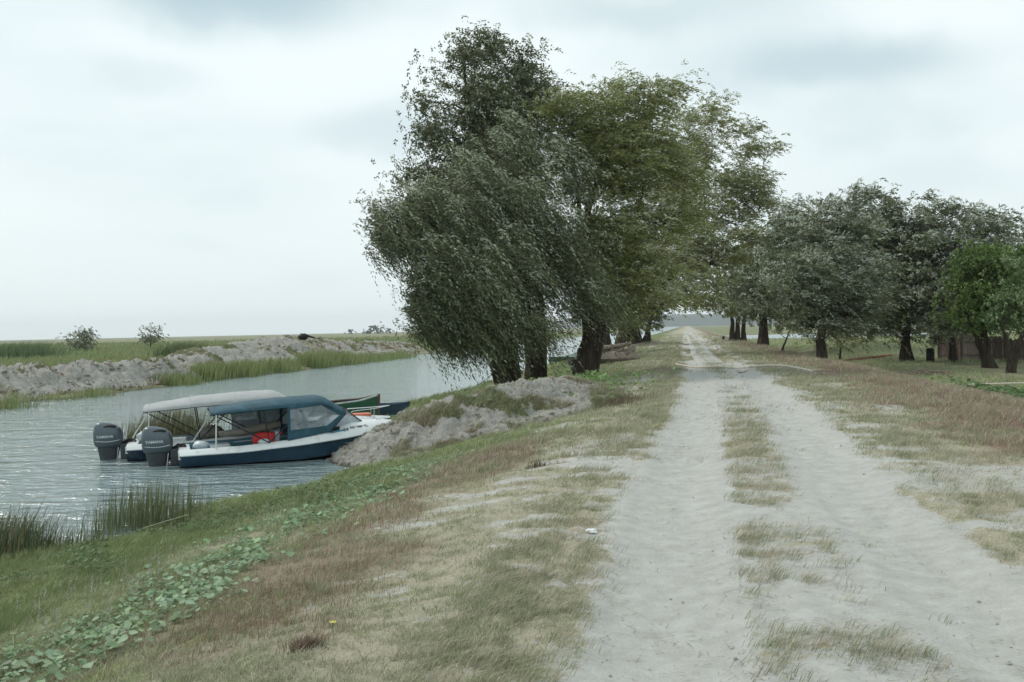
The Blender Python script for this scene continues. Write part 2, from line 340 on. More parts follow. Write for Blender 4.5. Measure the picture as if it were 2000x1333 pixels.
def land_mat(name, lump=0.0):
    m = bpy.data.materials.new(name); m.use_nodes = True; t = m.node_tree; b = t.nodes['Principled BSDF']
    b.inputs['Roughness'].default_value = .95; b.inputs['Specular IOR Level'].default_value = .15
    g = nd(t, 'ShaderNodeNewGeometry')
    def noise(sc, det=6, ro=.6, st=None):
        n = nd(t, 'ShaderNodeTexNoise', i_Scale=sc, i_Detail=float(det), i_Roughness=ro)
        if st:
            mp_ = nd(t, 'ShaderNodeMapping'); mp_.inputs['Scale'].default_value = st; t.links.new(g.outputs['Position'], mp_.inputs[0]); t.links.new(mp_.outputs[0], n.inputs['Vector'])
        else: t.links.new(g.outputs['Position'], n.inputs['Vector'])
        return n.outputs['Fac']
    def ramp(src, a, ca, bb, cb):
        r = nd(t, 'ShaderNodeValToRGB'); r.color_ramp.elements[0].position = a; r.color_ramp.elements[0].color = (*ca, 1)
        r.color_ramp.elements[1].position = bb; r.color_ramp.elements[1].color = (*cb, 1); t.links.new(src, r.inputs[0]); return r.outputs[0]
    def mix(f, a, b_):
        n = nd(t, 'ShaderNodeMixRGB'); t.links.new(f, n.inputs[0]); t.links.new(a, n.inputs[1]); t.links.new(b_, n.inputs[2]); return n.outputs[0]
    def att(nm): return nd(t, 'ShaderNodeAttribute', attribute_name=nm).outputs['Fac']
    fine = noise(38, 8, .7); mid = noise(5, 6); big = noise(.8, 5)
    sandc = ramp(fine, .3, (.345, .345, .315), .7, (.475, .48, .45))
    sand2 = ramp(mid, .35, (.32, .325, .305), .65, (.475, .49, .475))
    sandm = nd(t, 'ShaderNodeMixRGB'); sandm.inputs[0].default_value = .5; t.links.new(sandc, sandm.inputs[1]); t.links.new(sand2, sandm.inputs[2])
    dry = ramp(fine, .3, (.26, .24, .175), .72, (.42, .395, .305))
    redc = ramp(fine, .3, (.135, .085, .062), .7, (.25, .175, .13))
    grc = ramp(fine, .3, (.08, .10, .04), .7, (.17, .21, .09))
    c = mix(att('red'), dry, redc); c = mix(att('green'), c, grc)
    # break the sand edge up
    ad = nd(t, 'ShaderNodeMath', operation='ADD'); t.links.new(att('sand'), ad.inputs[0])
    k = nd(t, 'ShaderNodeMapRange'); k.inputs['From Min'].default_value = .3; k.inputs['From Max'].default_value = .7; k.inputs['To Min'].default_value = -.35; k.inputs['To Max'].default_value = .35
    t.links.new(noise(14, 7, .7), k.inputs['Value']); t.links.new(k.outputs[0], ad.inputs[1])
    k2 = nd(t, 'ShaderNodeMapRange'); k2.inputs['From Min'].default_value = .35; k2.inputs['From Max'].default_value = .62; t.links.new(ad.outputs[0], k2.inputs['Value'])
    c = mix(k2.outputs[0], c, sandm.outputs[0])
    # wet mud along the water
    sp = nd(t, 'ShaderNodeSeparateXYZ'); t.links.new(g.outputs['Position'], sp.inputs[0])
    w = nd(t, 'ShaderNodeMapRange'); w.inputs['From Min'].default_value = -.93; w.inputs['From Max'].default_value = -1.0; t.links.new(sp.outputs['Z'], w.inputs['Value'])
    mud = nd(t, 'ShaderNodeRGB'); mud.outputs[0].default_value = (.075, .062, .045, 1)
    c = mix(w.outputs[0], c, mud.outputs[0])
    t.links.new(c, b.inputs['Base Color'])
    bp = nd(t, 'ShaderNodeBump', i_Strength=1.0 if lump else .55, i_Distance=.12 if lump else .03); t.links.new(noise(6 if lump else 22, 8, .7), bp.inputs['Height'])
    bp2 = nd(t, 'ShaderNodeBump', i_Strength=.35, i_Distance=.02); t.links.new(noise(90, 4, .6, (1, .35, 1)), bp2.inputs['Height']); t.links.new(bp.outputs[0], bp2.inputs['Normal'])
    t.links.new(bp2.outputs[0], b.inputs['Normal'])
    return m
LAND = land_mat('soil_and_turf')

# the ground as one sheet, finer near the levee head
nr, nc = 760, 620
yy = np.concatenate([np.linspace(-12, 2.9, 90), 3 + (np.geomspace(4, 3600, nr - 90) - 4)])
uu = np.linspace(-1, 1, nc); uu = np.sign(uu) * (np.abs(uu) ** 1.6) * 1.25 + .06
Yg = np.repeat(yy[:, None], nc, 1); Xg = uu[None, :] * (Yg + 26)
sg = Xg - xroad(Yg)
Zg = height(Xg, Yg) - .05 * (np.abs(sg - .1) < 1.55) * (Yg < 150) * (Yg > -11)
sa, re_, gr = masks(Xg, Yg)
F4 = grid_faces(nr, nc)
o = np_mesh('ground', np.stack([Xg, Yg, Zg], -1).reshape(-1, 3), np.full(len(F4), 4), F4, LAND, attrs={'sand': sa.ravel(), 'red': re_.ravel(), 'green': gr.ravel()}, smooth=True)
tag(o, 'levee, banks and flat meadows of dry and green turf', kind='structure')

# the dirt road on the levee crown
ry = np.concatenate([np.arange(-10, 3, .12), np.arange(3, 16, .045), np.arange(16, 40, .11), np.arange(40, 150, .4)]); rs = np.arange(-1.9, 2.11, .05)
Yr = np.repeat(ry[:, None], len(rs), 1); Sr = np.repeat(rs[None, :], len(ry), 0); Xr = xroad(Yr) + Sr
edge = sm(0, .35, np.minimum(Sr + 1.9, 2.1 - Sr))
Zr = height(Xr, Yr) + .014 - .12 * (1 - edge) + (fbm(Xr * 9, Yr * 9, 66, 3) - .5) * .012 + (fbm(Sr * 9, Yr * .35, 67, 3) - .5) * .026
for c, k in ((-.85, 1.), (1.0, 1.)):
    lug = np.sin(Yr * 42 + np.abs(Sr - c) * 26) * .010 * np.exp(-((Sr - c - .05 * np.sin(Yr * .4)) / .13) ** 4) * sm(.35, .6, fbm(Xr * .8, Yr * .5, 90))
    Zr = Zr + lug
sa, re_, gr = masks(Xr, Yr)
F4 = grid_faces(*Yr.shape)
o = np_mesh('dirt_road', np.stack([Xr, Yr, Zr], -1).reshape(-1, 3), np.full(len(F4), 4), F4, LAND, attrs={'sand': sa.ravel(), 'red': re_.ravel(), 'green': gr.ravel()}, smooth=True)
tag(o, 'pale sandy two track road running along the levee', kind='structure')

# water
m = bpy.data.materials.new('river_water'); m.use_nodes = True; t = m.node_tree; b = t.nodes['Principled BSDF']
b.inputs['Base Color'].default_value = (.20, .27, .28, 1); b.inputs['Roughness'].default_value = .06; b.inputs['IOR'].default_value = 1.5; b.inputs['Specular IOR Level'].default_value = .75
g = nd(t, 'ShaderNodeNewGeometry')
def wnoise(sc, st, rot, det=3.0, dist=.6):
    mp_ = nd(t, 'ShaderNodeMapping'); mp_.inputs['Scale'].default_value = st; mp_.inputs['Rotation'].default_value = (0, 0, rot)
    n = nd(t, 'ShaderNodeTexNoise', i_Scale=sc, i_Detail=det, i_Roughness=.55, i_Distortion=dist)
    t.links.new(g.outputs['Position'], mp_.inputs[0]); t.links.new(mp_.outputs[0], n.inputs['Vector']); return n.outputs['Fac']
b1 = nd(t, 'ShaderNodeBump', i_Strength=1.0, i_Distance=.16); t.links.new(wnoise(2.6, (.55, 1.25, 1), .25), b1.inputs['Height'])
b2 = nd(t, 'ShaderNodeBump', i_Strength=1.0, i_Distance=.022); t.links.new(wnoise(11, (.7, 1.2, 1), -.1), b2.inputs['Height']); t.links.new(b1.outputs[0], b2.inputs['Normal'])
b3 = nd(t, 'ShaderNodeBump', i_Strength=1.0, i_Distance=.24); t.links.new(wnoise(.85, (.5, 1.5, 1), .2, 4.0, .9), b3.inputs['Height']); t.links.new(b2.outputs[0], b3.inputs['Normal'])
t.links.new(b3.outputs[0], b.inputs['Normal'])
WATER = m
wx = [-3500, -60, 0, 60, 3500]; wy = [-60, 0, 60, 300, 3500]
v = [(x, y, -1.0) for y in wy for x in wx]
F4 = grid_faces(5, 5)
tag(np_mesh('river_water', np.array(v), np.full(len(F4), 4), F4, WATER), 'rippled grey green water of the channel', kind='structure')

# earth heap beside the boats: rough grey clay ridge with turf patches
EARTH = land_mat('clay_earth', 1)
t = EARTH.node_tree
for n in t.nodes:
    if n.type == 'VALTORGB' and n.color_ramp.elements[0].color[0] > .33:
        n.color_ramp.elements[0].color = (.12, .10, .075, 1); n.color_ramp.elements[1].color = (.46, .435, .385, 1); n.color_ramp.elements[0].position = .36; n.color_ramp.elements[1].position = .6
def ridge_fn(A, B, tz, wid, step, seed, rough=.12, back=None, coarse=.8, steep=1.6, wander=0.0):
    """lumpy ridge from A to B; tz: (t list, crest z list); wid: half width list on t"""
    A = np.array(A); B = np.array(B); L = np.hypot(*(B - A)); d = (B - A) / L; n = np.array([-d[1], d[0]])
    wmax = max(wid[1]) * 1.35
    ta = np.arange(-.02 * L, L * 1.02, step); va = np.arange(-wmax, wmax + step, step)
    T, V = np.meshgrid(ta, va, indexing='ij')
    T2 = T + (fbm(T * 1.3, V * 1.3, seed + 5) - .5) * .8 * coarse; V2 = V + (fbm(T * 1.1, V * 1.1, seed + 8) - .5) * 1.0 * coarse + wander * (fbm(T * .12, T * 0, seed + 9) - .5)
    X = A[0] + d[0] * T + n[0] * V; Y = A[1] + d[1] * T + n[1] * V
    tt = T2 / L
    zc = np.interp(tt, tz[0], tz[1]); w = np.interp(tt, wid[0], wid[1])
    zg = height(X, Y, False)
    r = np.clip(np.abs(V2) / np.maximum(w, .05), 0, 3)
    prof = np.exp(-r ** steep * 1.5)
    env = sm(0, .06, tt) * sm(1, .94, tt)
    h_ = (zc - zg) * prof * env
    lump = (fbm(T * 1.7 / coarse, V * 1.7 / coarse, seed, 5, .6) - .5) * 2
    ridg = 1 - np.abs(2 * fbm(T * 2.6 / coarse, V * 2.6 / coarse, seed + 3, 4, .6) - 1) * 2.2
    lump2 = (fbm(T * 8, V * 8, seed + 31, 3, .6) - .5) * 2
    k = sm(.05, .6, prof * env)
    h_ = h_ + (lump * rough * 1.5 + ridg * rough * .6 + lump2 * rough * .35) * k
    Z = zg + h_ - .16 * (1 - sm(.06, .25, prof * env))
    return T, V, X, Y, Z, prof * env
A, B = (-3.55, 19.7), (2.35, 24.1)
T, V, X, Y, Z, pf = ridge_fn(A, B, ([0, .04, .1, .2, .3, .45, .6, .75, .88, 1], [-1, -.86, -.62, -.26, -.02, .20, .36, .43, .36, .0]), ([0, .1, .4, .8, 1], [.9, 1.2, 1.5, 1.7, 1.2]), .035, 50, rough=.12, coarse=.6, steep=2.2)
gt = fbm(X * 1.4, Y * 1.4, 77); gn = fbm(X * .9, Y * .9, 91)
sa = 1.0 - 1.2 * sm(.55, .64, gt - .03 + .12 * sm(.3, 2.5, X)) - .6 * (1 - sm(.06, .30, pf)); re_ = .5 * sm(.52, .62, fbm(X * 1.2, Y * 1.2, 88)); gr = .7 * sm(.42, .6, gn)
F4 = grid_faces(*X.shape)
mound = np_mesh('earth_mound', np.stack([X, Y, Z], -1).reshape(-1, 3), np.full(len(F4), 4), F4, EARTH, attrs={'sand': np.clip(sa, 0, 1).ravel(), 'red': re_.ravel(), 'green': gr.ravel()}, smooth=True)
tag(mound, 'rough grey clay mound with turf patches beside the moored boats', kind='structure')
MOUND = (X, Y, Z, np.clip(sa, 0, 1), re_, gr, pf)

# dredged spoil heaps on the far bank
spoil = []
def spoil_bank(A, B, tz, wid, seed):
    T, V, X, Y, Z, pf = ridge_fn(A, B, tz, wid, .13, seed, rough=.34, coarse=1.15, steep=2.0, wander=1.5)
    gt = fbm(X * .5, Y * .5, seed + 3)
    sa = .97 - 1.1 * sm(.52, .62, gt) - .9 * (1 - sm(.06, .2, pf)); re_ = sm(.5, .62, fbm(X * .5, Y * .5, seed + 4)); gr = sm(.5, .58, fbm(X * .3, Y * .3, seed + 6)) * .8
    F4 = grid_faces(*X.shape)
    o = np_mesh('spoil_bank', np.stack([X, Y, Z], -1).reshape(-1, 3), np.full(len(F4), 4), F4, EARTH, attrs={'sand': np.clip(sa, 0, 1).ravel(), 'red': re_.ravel(), 'green': gr.ravel()}, smooth=True)
    spoil.append((X, Y, Z, np.clip(sa, 0, 1), re_, gr, pf)); return o
o = spoil_bank((-25.3, 35), (-19.6, 60), ([0, .2, .35, .5, .65, .8, .9, 1], [.22, .28, .14, .26, .06, .18, .0, -.6]), ([0, .5, 1], [2.4, 2.2, 1.4]), 120)
tag(o, 'nearer grey ridge of dredged earth on the far bank', kind='structure')
o = spoil_bank((-24.5, 66), (-13.5, 128), ([0, .08, .16, .24, .32, .5, .62, .75, 1], [-.4, .3, .5, .85, 1.2, .8, .5, .4, -.1]), ([0, .3, .7, 1], [2.6, 3.6, 3.8, 3.0]), 150)
tag(o, 'farther grey ridge of dredged earth on the far bank behind the reeds', kind='structure')

# low blue hills on the horizon
HILL = mat('hill_forest', (.06, .085, .075), .9, var=.3, vscale=.01)
xs = np.linspace(-200, 1500, 120); hh = (18 + 22 * fbm(xs * .006, xs * 0, 7)) * sm(-200, 200, xs) 
v = []; 
for k, (dy_, fz) in enumerate(((0, 0), (60, .7), (160, 1), (400, .9), (700, 0))):
    for x_, h_ in zip(xs, hh): v.append((x_ + dy_ * .1, 3000 - .25 * x_ + dy_ * .9, -1.5 + h_ * fz))
F4 = grid_faces(5, len(xs))
tag(np_mesh('hills', np.array(v), np.full(len(F4), 4), F4, HILL, smooth=True), 'low blue wooded hills on the horizon', kind='structure')
# ---------------------------------------------------------------- grass, reeds, leafy plants
WIND = np.array([.85, .15, 0.])
def cols(base, n, var=.18, seed=None):
    """base (n,3) or (3,)"""
    b = np.broadcast_to(np.asarray(base, float), (n, 3)) * (1 + (rng.random((n, 1)) - .5) * 2 * var) * (1 + (rng.random((n, 3)) - .5) * .12)
    return np.clip(b, .005, 1)
def blades(name, P, H, W, C, lean, bend, parent=None, matl=None, wind=1.0, segs=2, tipfade=1.0, rad=None):
    """P (n,3) roots; H heights; W widths; C (n,3) colour; lean/bend amounts"""
    n = len(P)
    th = rng.random(n) * 2 * math.pi
    side = np.stack([np.cos(th), np.sin(th), np.zeros(n)], 1) * (W / 2)[:, None]
    ld = np.stack([np.cos(th + 1.3 + rng.random(n)), np.sin(th + 1.3 + rng.random(n)), np.zeros(n)], 1) * (rng.random(n) * lean)[:, None] + WIND * (wind * (.35 + .65 * rng.random(n)))[:, None]
    if rad is not None: ld = ld + rad
    mid = P + ld * (H * .30)[:, None]; mid[:, 2] += H * .58
    tip = P + ld * (H * (.75 + bend))[:, None]; tip[:, 2] += H * np.clip(1.0 - .25 * bend * np.linalg.norm(ld, axis=1), .35, 1)
    V = np.empty((n, 5, 3)); V[:, 0] = P - side; V[:, 1] = P + side; V[:, 2] = mid + side * .75; V[:, 3] = mid - side * .75; V[:, 4] = tip
    i = np.arange(n)[:, None] * 5
    loops = np.concatenate([i + [0, 1, 2, 3], i + [3, 2, 4]], 1)
    sizes = np.tile([4, 3], n)
    cc = np.ones((n, 5, 4)); cc[:, :, :3] = C[:, None, :]
    cc[:, 2:4, :3] *= 1.0; cc[:, 4, :3] *= tipfade
    return np_mesh(name, V.reshape(-1, 3), sizes, loops.ravel(), matl or GRS, parent, attrs={'Col': cc.reshape(-1, 4)})

def scatter(n, y0, y1, xa, xb, pw=1.0):
    """random land points, denser close by; xa, xb functions of y"""
    u = rng.random(n)
    y = y0 * (y1 / y0) ** (u ** pw) if y0 > 0 else y0 + (y1 - y0) * u
    x = xa(y) + (xb(y) - xa(y)) * rng.random(n)
    return x, y

DRY = np.array([.345, .35, .255]); OLIVE = np.array([.265, .30, .17]); GREEN = np.array([.175, .235, .09]); RED = np.array([.31, .22, .18]); STRAW = np.array([.56, .51, .40])
def grass_field(name, label, n, y0, y1, xa, xb, hs, ws, pick='all'):
    nb_ = 12; ntf = n // nb_
    tx, ty = scatter(ntf, y0, y1, xa, xb); tid = np.repeat(np.arange(ntf), nb_)
    off = rng.normal(0, 1, (ntf * nb_, 2)); sc_ = np.clip(ty[tid] / 9, 1, 6)[:, None] * (.016 + .016 * rng.random(ntf))[tid][:, None]
    x = tx[tid] + off[:, 0] * sc_[:, 0]; y = ty[tid] + off[:, 1] * sc_[:, 0]; n = len(x); radv = np.stack([off[:, 0], off[:, 1], off[:, 0] * 0], 1) * .45
    tr_ = rng.random((ntf, 4))[tid]
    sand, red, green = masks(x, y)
    n1 = fbm(x * 2.2, y * 2.2, 61); n4 = fbm(x * 7, y * 7, 62, 2)
    cover = 1 - .93 * sm(.18, .80, sand) * (1 - .0 * y)
    cover = np.where(np.abs(np.abs(x - xroad(y) - .08) - .93) < .42, cover * (1 - sm(.5, .8, sand)), cover)
    cover = cover * np.clip(.25 + 1.7 * sm(.36, .56, n4 * .5 + n1 * .5), 0, 1)
    keep = rng.random(n) < cover
    z = height(x, y); keep &= z > -1.02
    # leave the mound free, it gets its own turf
    A_, B_ = np.array([-3.4, 19.8]), np.array([2.2, 24.0])
    dm = dist_poly(x, y, [A_, B_]); keep &= (dm > 1.15)
    x, y, z, sand, red, green, n1, tr_, radv = [a[keep] for a in (x, y, z, sand, red, green, n1, tr_, radv)]
    s = x - xroad(y)
    k = len(x)
    c = DRY * (1 - n1[:, None]) + OLIVE * n1[:, None]
    pr = tr_[:, 0]
    nb = fbm(x * .8, y * .8, 71)
    c = np.where((pr < (.30 + 1.0 * sm(.4, .62, nb)))[:, None], OLIVE * .80 + DRY * .25, c)
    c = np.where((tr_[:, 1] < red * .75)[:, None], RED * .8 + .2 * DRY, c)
    gmix = (tr_[:, 2] < green * .80)
    gv = fbm(x * 1.3, y * 1.3, 75)[:, None]
    c = np.where(gmix[:, None], GREEN * (.75 + .8 * n1[:, None]) * (1 - gv) * 1.5 + OLIVE * gv * .8 * (.5 + n1[:, None]), c)
    c = np.where((rng.random(k) < .09)[:, None], STRAW, c)
    C = cols(c, k, .15) * (.72 + .56 * tr_[:, 3:4])
    dist = np.hypot(x, y)
    far = np.clip(dist / 9, 1, 9)
    H = (hs[0] + (hs[1] - hs[0]) * rng.random(k) ** 1.5) * (1 + .8 * red + .5 * green) * (1 - .3 * sm(.05, .5, sand)) * np.where(np.abs(s) < 1.2, .5, 1) * (1 + .12 * (far - 1))
    W = ws * (.6 + .8 * rng.random(k)) * far ** .85
    H = np.minimum(H, .30)
    Pn = np.stack([x, y, z - .012], 1)
    Pn[:, 2] += .012 * (np.abs(s) < 2)
    o = blades(name, Pn, H * (.7 + .6 * tr_[:, 0]), W, C, .75, .5, wind=.6, rad=radv)
    return tag(o, label, 'grass', kind='stuff')
lx = lambda y: np.maximum(xnear(y) - .1, -0.58 * y - 1.2)
grass_field('grass', 'short dry and green grass on the near slope and road verge', 620000, 3.3, 13, lx, lambda y: np.minimum(xroad(y) + 7.5, .58 * y + 1.5), (.018, .062), .0034)
grass_field('grass', 'windblown tan and reddish grass on the levee around the trees', 480000, 13, 60, lambda y: xnear(y) - .1, lambda y: np.minimum(xroad(y) + 13, .56 * y + 1), (.035, .095), .0040)
grass_field('grass', 'thin grass on the far part of the levee and low meadow', 140000, 55, 170, lambda y: xnear(y), lambda y: .55 * y, (.06, .12), .0036)

# flattened straw between and beside the tracks
def flat_straw():
    n = 190000; ntf = n // 14
    ty = 3.8 * (42 / 3.8) ** rng.random(ntf); ss = np.where(rng.random(ntf) < .5, rng.uniform(-.62, .72, ntf), np.where(rng.random(ntf) < .5, rng.uniform(-2.1, -1.1, ntf), rng.uniform(1.35, 2.6, ntf)))
    tx = xroad(ty) + ss; sa_ = masks(tx, ty)[0]
    kp = rng.random(ntf) < np.where(np.abs(ss) < .8, (1 - sm(.45, .98, sa_)) , (1 - sm(.3, .9, sa_)) * .8) * (.3 + .7 * sm(.4, .6, fbm(tx * 2.5, ty * 4, 640)))
    tx, ty = tx[kp], ty[kp]; ntf = len(tx); tid = np.repeat(np.arange(ntf), 14); k = len(tid); f = np.clip(ty[tid] / 9, 1, 4)
    off = rng.normal(0, .038, (k, 2)) * f[:, None]; x, y = tx[tid] + off[:, 0], ty[tid] + off[:, 1]; z = height(x, y) + .008
    tr_ = rng.random((ntf, 2))[tid]
    c = np.where(tr_[:, :1] < .3, STRAW * .85, np.where(tr_[:, 1:] < .45, OLIVE * .9, DRY * .85))
    o = blades('grass', np.stack([x, y, z], 1), (.035 + .05 * rng.random(k)) * f ** .5, .0032 * (.6 + .8 * rng.random(k)) * f ** .9, cols(c, k, .25), .5, .5, wind=1.9)
    tag(o, 'flattened windblown straw grass between and beside the wheel tracks', 'grass', kind='stuff')
flat_straw()
# taller mixed weeds on the low bank: seed stalks and thin leafy stems
def weeds(n, y0, y1, xa, xb, cond, hh, c, label, w=.0045, lean=.5, wind=.6, cat='weeds'):
    x, y = scatter(n, y0, y1, xa, xb); keep = cond(x, y); x, y = x[keep], y[keep]
    z = height(x, y); k = len(x)
    H = hh * (.45 + .75 * rng.random(k)); C = cols(c, k, .3)
    o = blades('weeds', np.stack([x, y, z - .02], 1), H, w * (.7 + .6 * rng.random(k)) * np.clip(y / 9, 1, 4), C, lean, .35, wind=wind)
    return tag(o, label, cat, kind='stuff')
def c_green(x, y):
    g = masks(x, y)[2]; return (rng.random(len(x)) < g * (.15 + .9 * sm(.42, .6, fbm(x * 1.3, y * 1.3, 202)))) & (height(x, y) > -1.02)
weeds(60000, 5.5, 18.5, lx, lambda y: xnear(y) + 3.6, c_green, .12, (.19, .245, .11), 'tall green weeds and marsh grass on the low bank', .0045)
def c_red(x, y):
    d = dist_poly(x, y, REDBAND); nn = fbm(x * 1.5, y * 1.5, 210)
    pa = PZ(490, 1225, -.25); pb = PZ(690, 1180, -.2)
    blob = np.exp(-((x - pa[0]) ** 2 + ((y - pa[1]) / 1.2) ** 2) / .28) * 1.6 + np.exp(-((x - pb[0]) ** 2 + (y - pb[1]) ** 2) / .035)
    return (rng.random(len(x)) < np.maximum(sm(1.0, .2, d) * sm(.45, .62, nn) * .8, blob))
weeds(60000, 4.5, 22, lambda y: xroad(y) - 7.5, lambda y: xroad(y) - 2.2, c_red, .10, (.25, .165, .13), 'russet brown dried weeds in patches along the near slope', .004, 1.0, .35)
def c_redr(x, y):
    s = x - xroad(y); return (rng.random(len(x)) < sm(2.4, 3.8, s + (fbm(x, y, 215) - .5) * 3) * sm(.36, .55, fbm(x * 1.1, y * 1.1, 216)))
weeds(120000, 7, 45, lambda y: xroad(y) + 2.2, lambda y: xroad(y) + 7.6, c_redr, .085, (.31, .21, .17), 'reddish dry grass on the right verge of the road', .0038, .7, .8)

# pale flowering stalks (bluish spikes) on the low bank
def flowers():
    cs = [(150, 1200, .5), (210, 1170, .45), (80, 1260, .6), (330, 1140, .4), (560, 1030, .4), (520, 1060, .3), (690, 990, .3), (240, 1260, .35)]
    P_ = []
    for px, py, r in cs:
        c = PZ(px, py, -.5); k = int(9 * r / .4)
        P_.append(np.stack([c[0] + rng.normal(0, r * .6, k), c[1] + rng.normal(0, r, k)], 1))
    Q = np.concatenate(P_); z = height(Q[:, 0], Q[:, 1]); k = len(Q)
    V = []; S = []; Lp = []; Cc = []; nv = 0
    for i in range(k):
        h_ = .14 + .14 * rng.random(); lean = rng.normal(0, .1, 2) + [.12, 0]
        for j in range(12):
            t_ = .35 + .65 * j / 12; p = np.array([Q[i, 0] + lean[0] * t_ * h_, Q[i, 1] + lean[1] * t_ * h_, z[i] + h_ * t_])
            a = rng.random() * 6.28; w_ = .013 * (1.3 - t_ * .6)
            V += [p, p + [w_ * math.cos(a), w_ * math.sin(a), .004], p + [w_ * math.cos(a + .9), w_ * math.sin(a + .9), .012]]
            Lp += [nv, nv + 1, nv + 2]; nv += 3; S.append(3); Cc += [[.36, .37, .36, 1]] * 3
    o = np_mesh('flower_spikes', np.array(V), S, Lp, GRS, attrs={'Col': np.array(Cc)})
    tag(o, 'pale bluish flower spikes among the bank weeds', 'wildflowers', kind='stuff')
flowers()

# broad leaves of the ground-hugging plants
def broad_leaves(name, label, X, Y, Z, R_, C, hgt=.07):
    n = len(X); K = 7
    a = np.linspace(0, 2 * math.pi, K, endpoint=False); prof = np.array([1.15, .95, .9, .75, .75, .9, .95])
    az = rng.random(n) * 6.28; tilt = .15 + .5 * rng.random(n)
    ex = np.stack([np.cos(az), np.sin(az), -np.sin(tilt)], 1); ey = np.stack([-np.sin(az), np.cos(az), rng.normal(0, .25, n)], 1)
    c = np.stack([X, Y, Z + hgt * (.3 + rng.random(n))], 1)
    V = np.empty((n, K + 1, 3))
    for k in range(K):
        V[:, k] = c + ex * (R_ * prof[k] * math.cos(a[k]))[:, None] + ey * (R_ * prof[k] * math.sin(a[k]))[:, None]
        V[:, k, 2] += R_ * .12 * rng.normal(0, 1, n)
    V[:, K] = c; V[:, K, 2] -= R_ * .22
    i = np.arange(n)[:, None] * (K + 1); lp = []
    for k in range(K): lp += [i + k, i + (k + 1) % K, i + K]
    lp = np.concatenate(lp, 1)
    cc = np.ones((n, K + 1, 4)); cc[:, :, :3] = C[:, None, :]; cc[:, K, :3] *= 1.15
    o = np_mesh(name, V.reshape(-1, 3), np.full(n * K, 3), lp.ravel(), FOL, attrs={'Col': cc.reshape(-1, 4)})
    return tag(o, label, 'ground cover', kind='stuff')
x, y = scatter(170000, 4.6, 19, lambda y: xnear(y) - 1, lambda y: xroad(y) - 2.5)
d = dist_poly(x, y, BURDOCK); nn = fbm(x * 2.4, y * 2.4, 300, 3); wd = np.interp(y, [5, 8, 14, 19], [.55, .5, .6, .7])
keep = rng.random(len(x)) < sm(1.35, .3, d / wd * .8 + (nn - .5) * 4.6) * sm(.36, .56, nn) * .62
x, y = x[keep], y[keep]; k = len(x)
broad_leaves('leafy_ground_cover', 'broad pale green leaves creeping in a band down the bank', x, y, height(x, y), (.010 + .026 * rng.random(k) ** 2.2) * np.interp(y, [5, 8, 19], [1.1, 1.0, 1.45]), cols((.23, .33, .19), k, .35), .06)
x, y = scatter(24000, 6, 17, lambda y: xnear(y), lambda y: xnear(y) + 3.2); keep = rng.random(len(x)) < sm(.5, .62, fbm(x * 1.6, y * 1.6, 330)) * .5; x, y = x[keep], y[keep]
broad_leaves('leafy_ground_cover', 'small dark green herbs between the shore and the leafy band', x, y, height(x, y), .012 + .016 * rng.random(len(x)), cols((.09, .15, .06), len(x), .3), .09)
x, y = scatter(15000, 4.6, 8.5, lambda y: xnear(y) + 1.2, lambda y: xroad(y) - 3.6); d = dist_poly(x, y, BURDOCK); keep = rng.random(len(x)) < sm(.9, .2, d) * sm(.5, .62, fbm(x * 1.2, y * 1.2, 345)) * .35; x, y = x[keep], y[keep]
broad_leaves('leafy_ground_cover', 'larger pale burdock like leaves near the bottom left corner', x, y, height(x, y), .018 + .020 * rng.random(len(x)), cols((.27, .37, .24), len(x), .3), .07)
def c_mid(x, y): return rng.random(len(x)) < sm(1.3, .2, dist_poly(x, y, BURDOCK)) * .5 * sm(.4, .6, fbm(x * 2, y * 2, 350))
weeds(50000, 4.8, 18, lambda y: xnear(y), lambda y: xroad(y) - 2.4, c_mid, .13, (.21, .24, .13), 'mixed grass stems growing up through the leafy band', .0038, .8, .4)
# bright herbs by the willows, and low on the right
c = PZ(1075, 728, -.25); k = 2600
x = rng.normal(1.2, .9, k); y = rng.normal(27, 1.6, k)
broad_leaves('leafy_ground_cover', 'bright green herbs at the foot of the willow trunks', x, y, height(x, y) , .03 + .04 * rng.random(k), cols((.15, .24, .09), k, .3), .45)
k = 5200; x = rng.normal(15.2, 1.9, k); y = rng.normal(26.5, 2.2, k); kk = (x - xroad(y) > 6.8); x, y = x[kk], y[kk]
broad_leaves('leafy_ground_cover', 'dark green herbs in the hollow right of the levee', x, y, height(x, y), .03 + .04 * rng.random(len(x)), cols((.08, .15, .05), len(x), .3), .35)

# turf on the mound
X, Y, Z, sa, re_, gr, pf = MOUND
X, Y, Z, sa, re_, gr, pf = [a.ravel() for a in (X, Y, Z, sa, re_, gr, pf)]
idx = rng.integers(0, len(X), 130000)
pk = rng.random(len(idx)) < np.clip(1 - sa[idx] * 1.25, 0.03, 1) * (pf[idx] > .05)
idx = idx[pk]; k = len(idx)
c = np.where((rng.random(k) < gr[idx])[:, None], [.20, .245, .12], [.33, .33, .22]); c = np.where((rng.random(k) < re_[idx] * .5)[:, None], [.25, .19, .15], c)
o = blades('grass', np.stack([X[idx] + rng.normal(0, .02, k), Y[idx] + rng.normal(0, .02, k), Z[idx] - .01], 1), .045 + .08 * rng.random(k), .010 * (.6 + .8 * rng.random(k)), cols(c, k, .25), .8, .4, wind=.8)
tag(o, 'patchy green and brown turf growing on the clay mound', 'grass', kind='stuff')
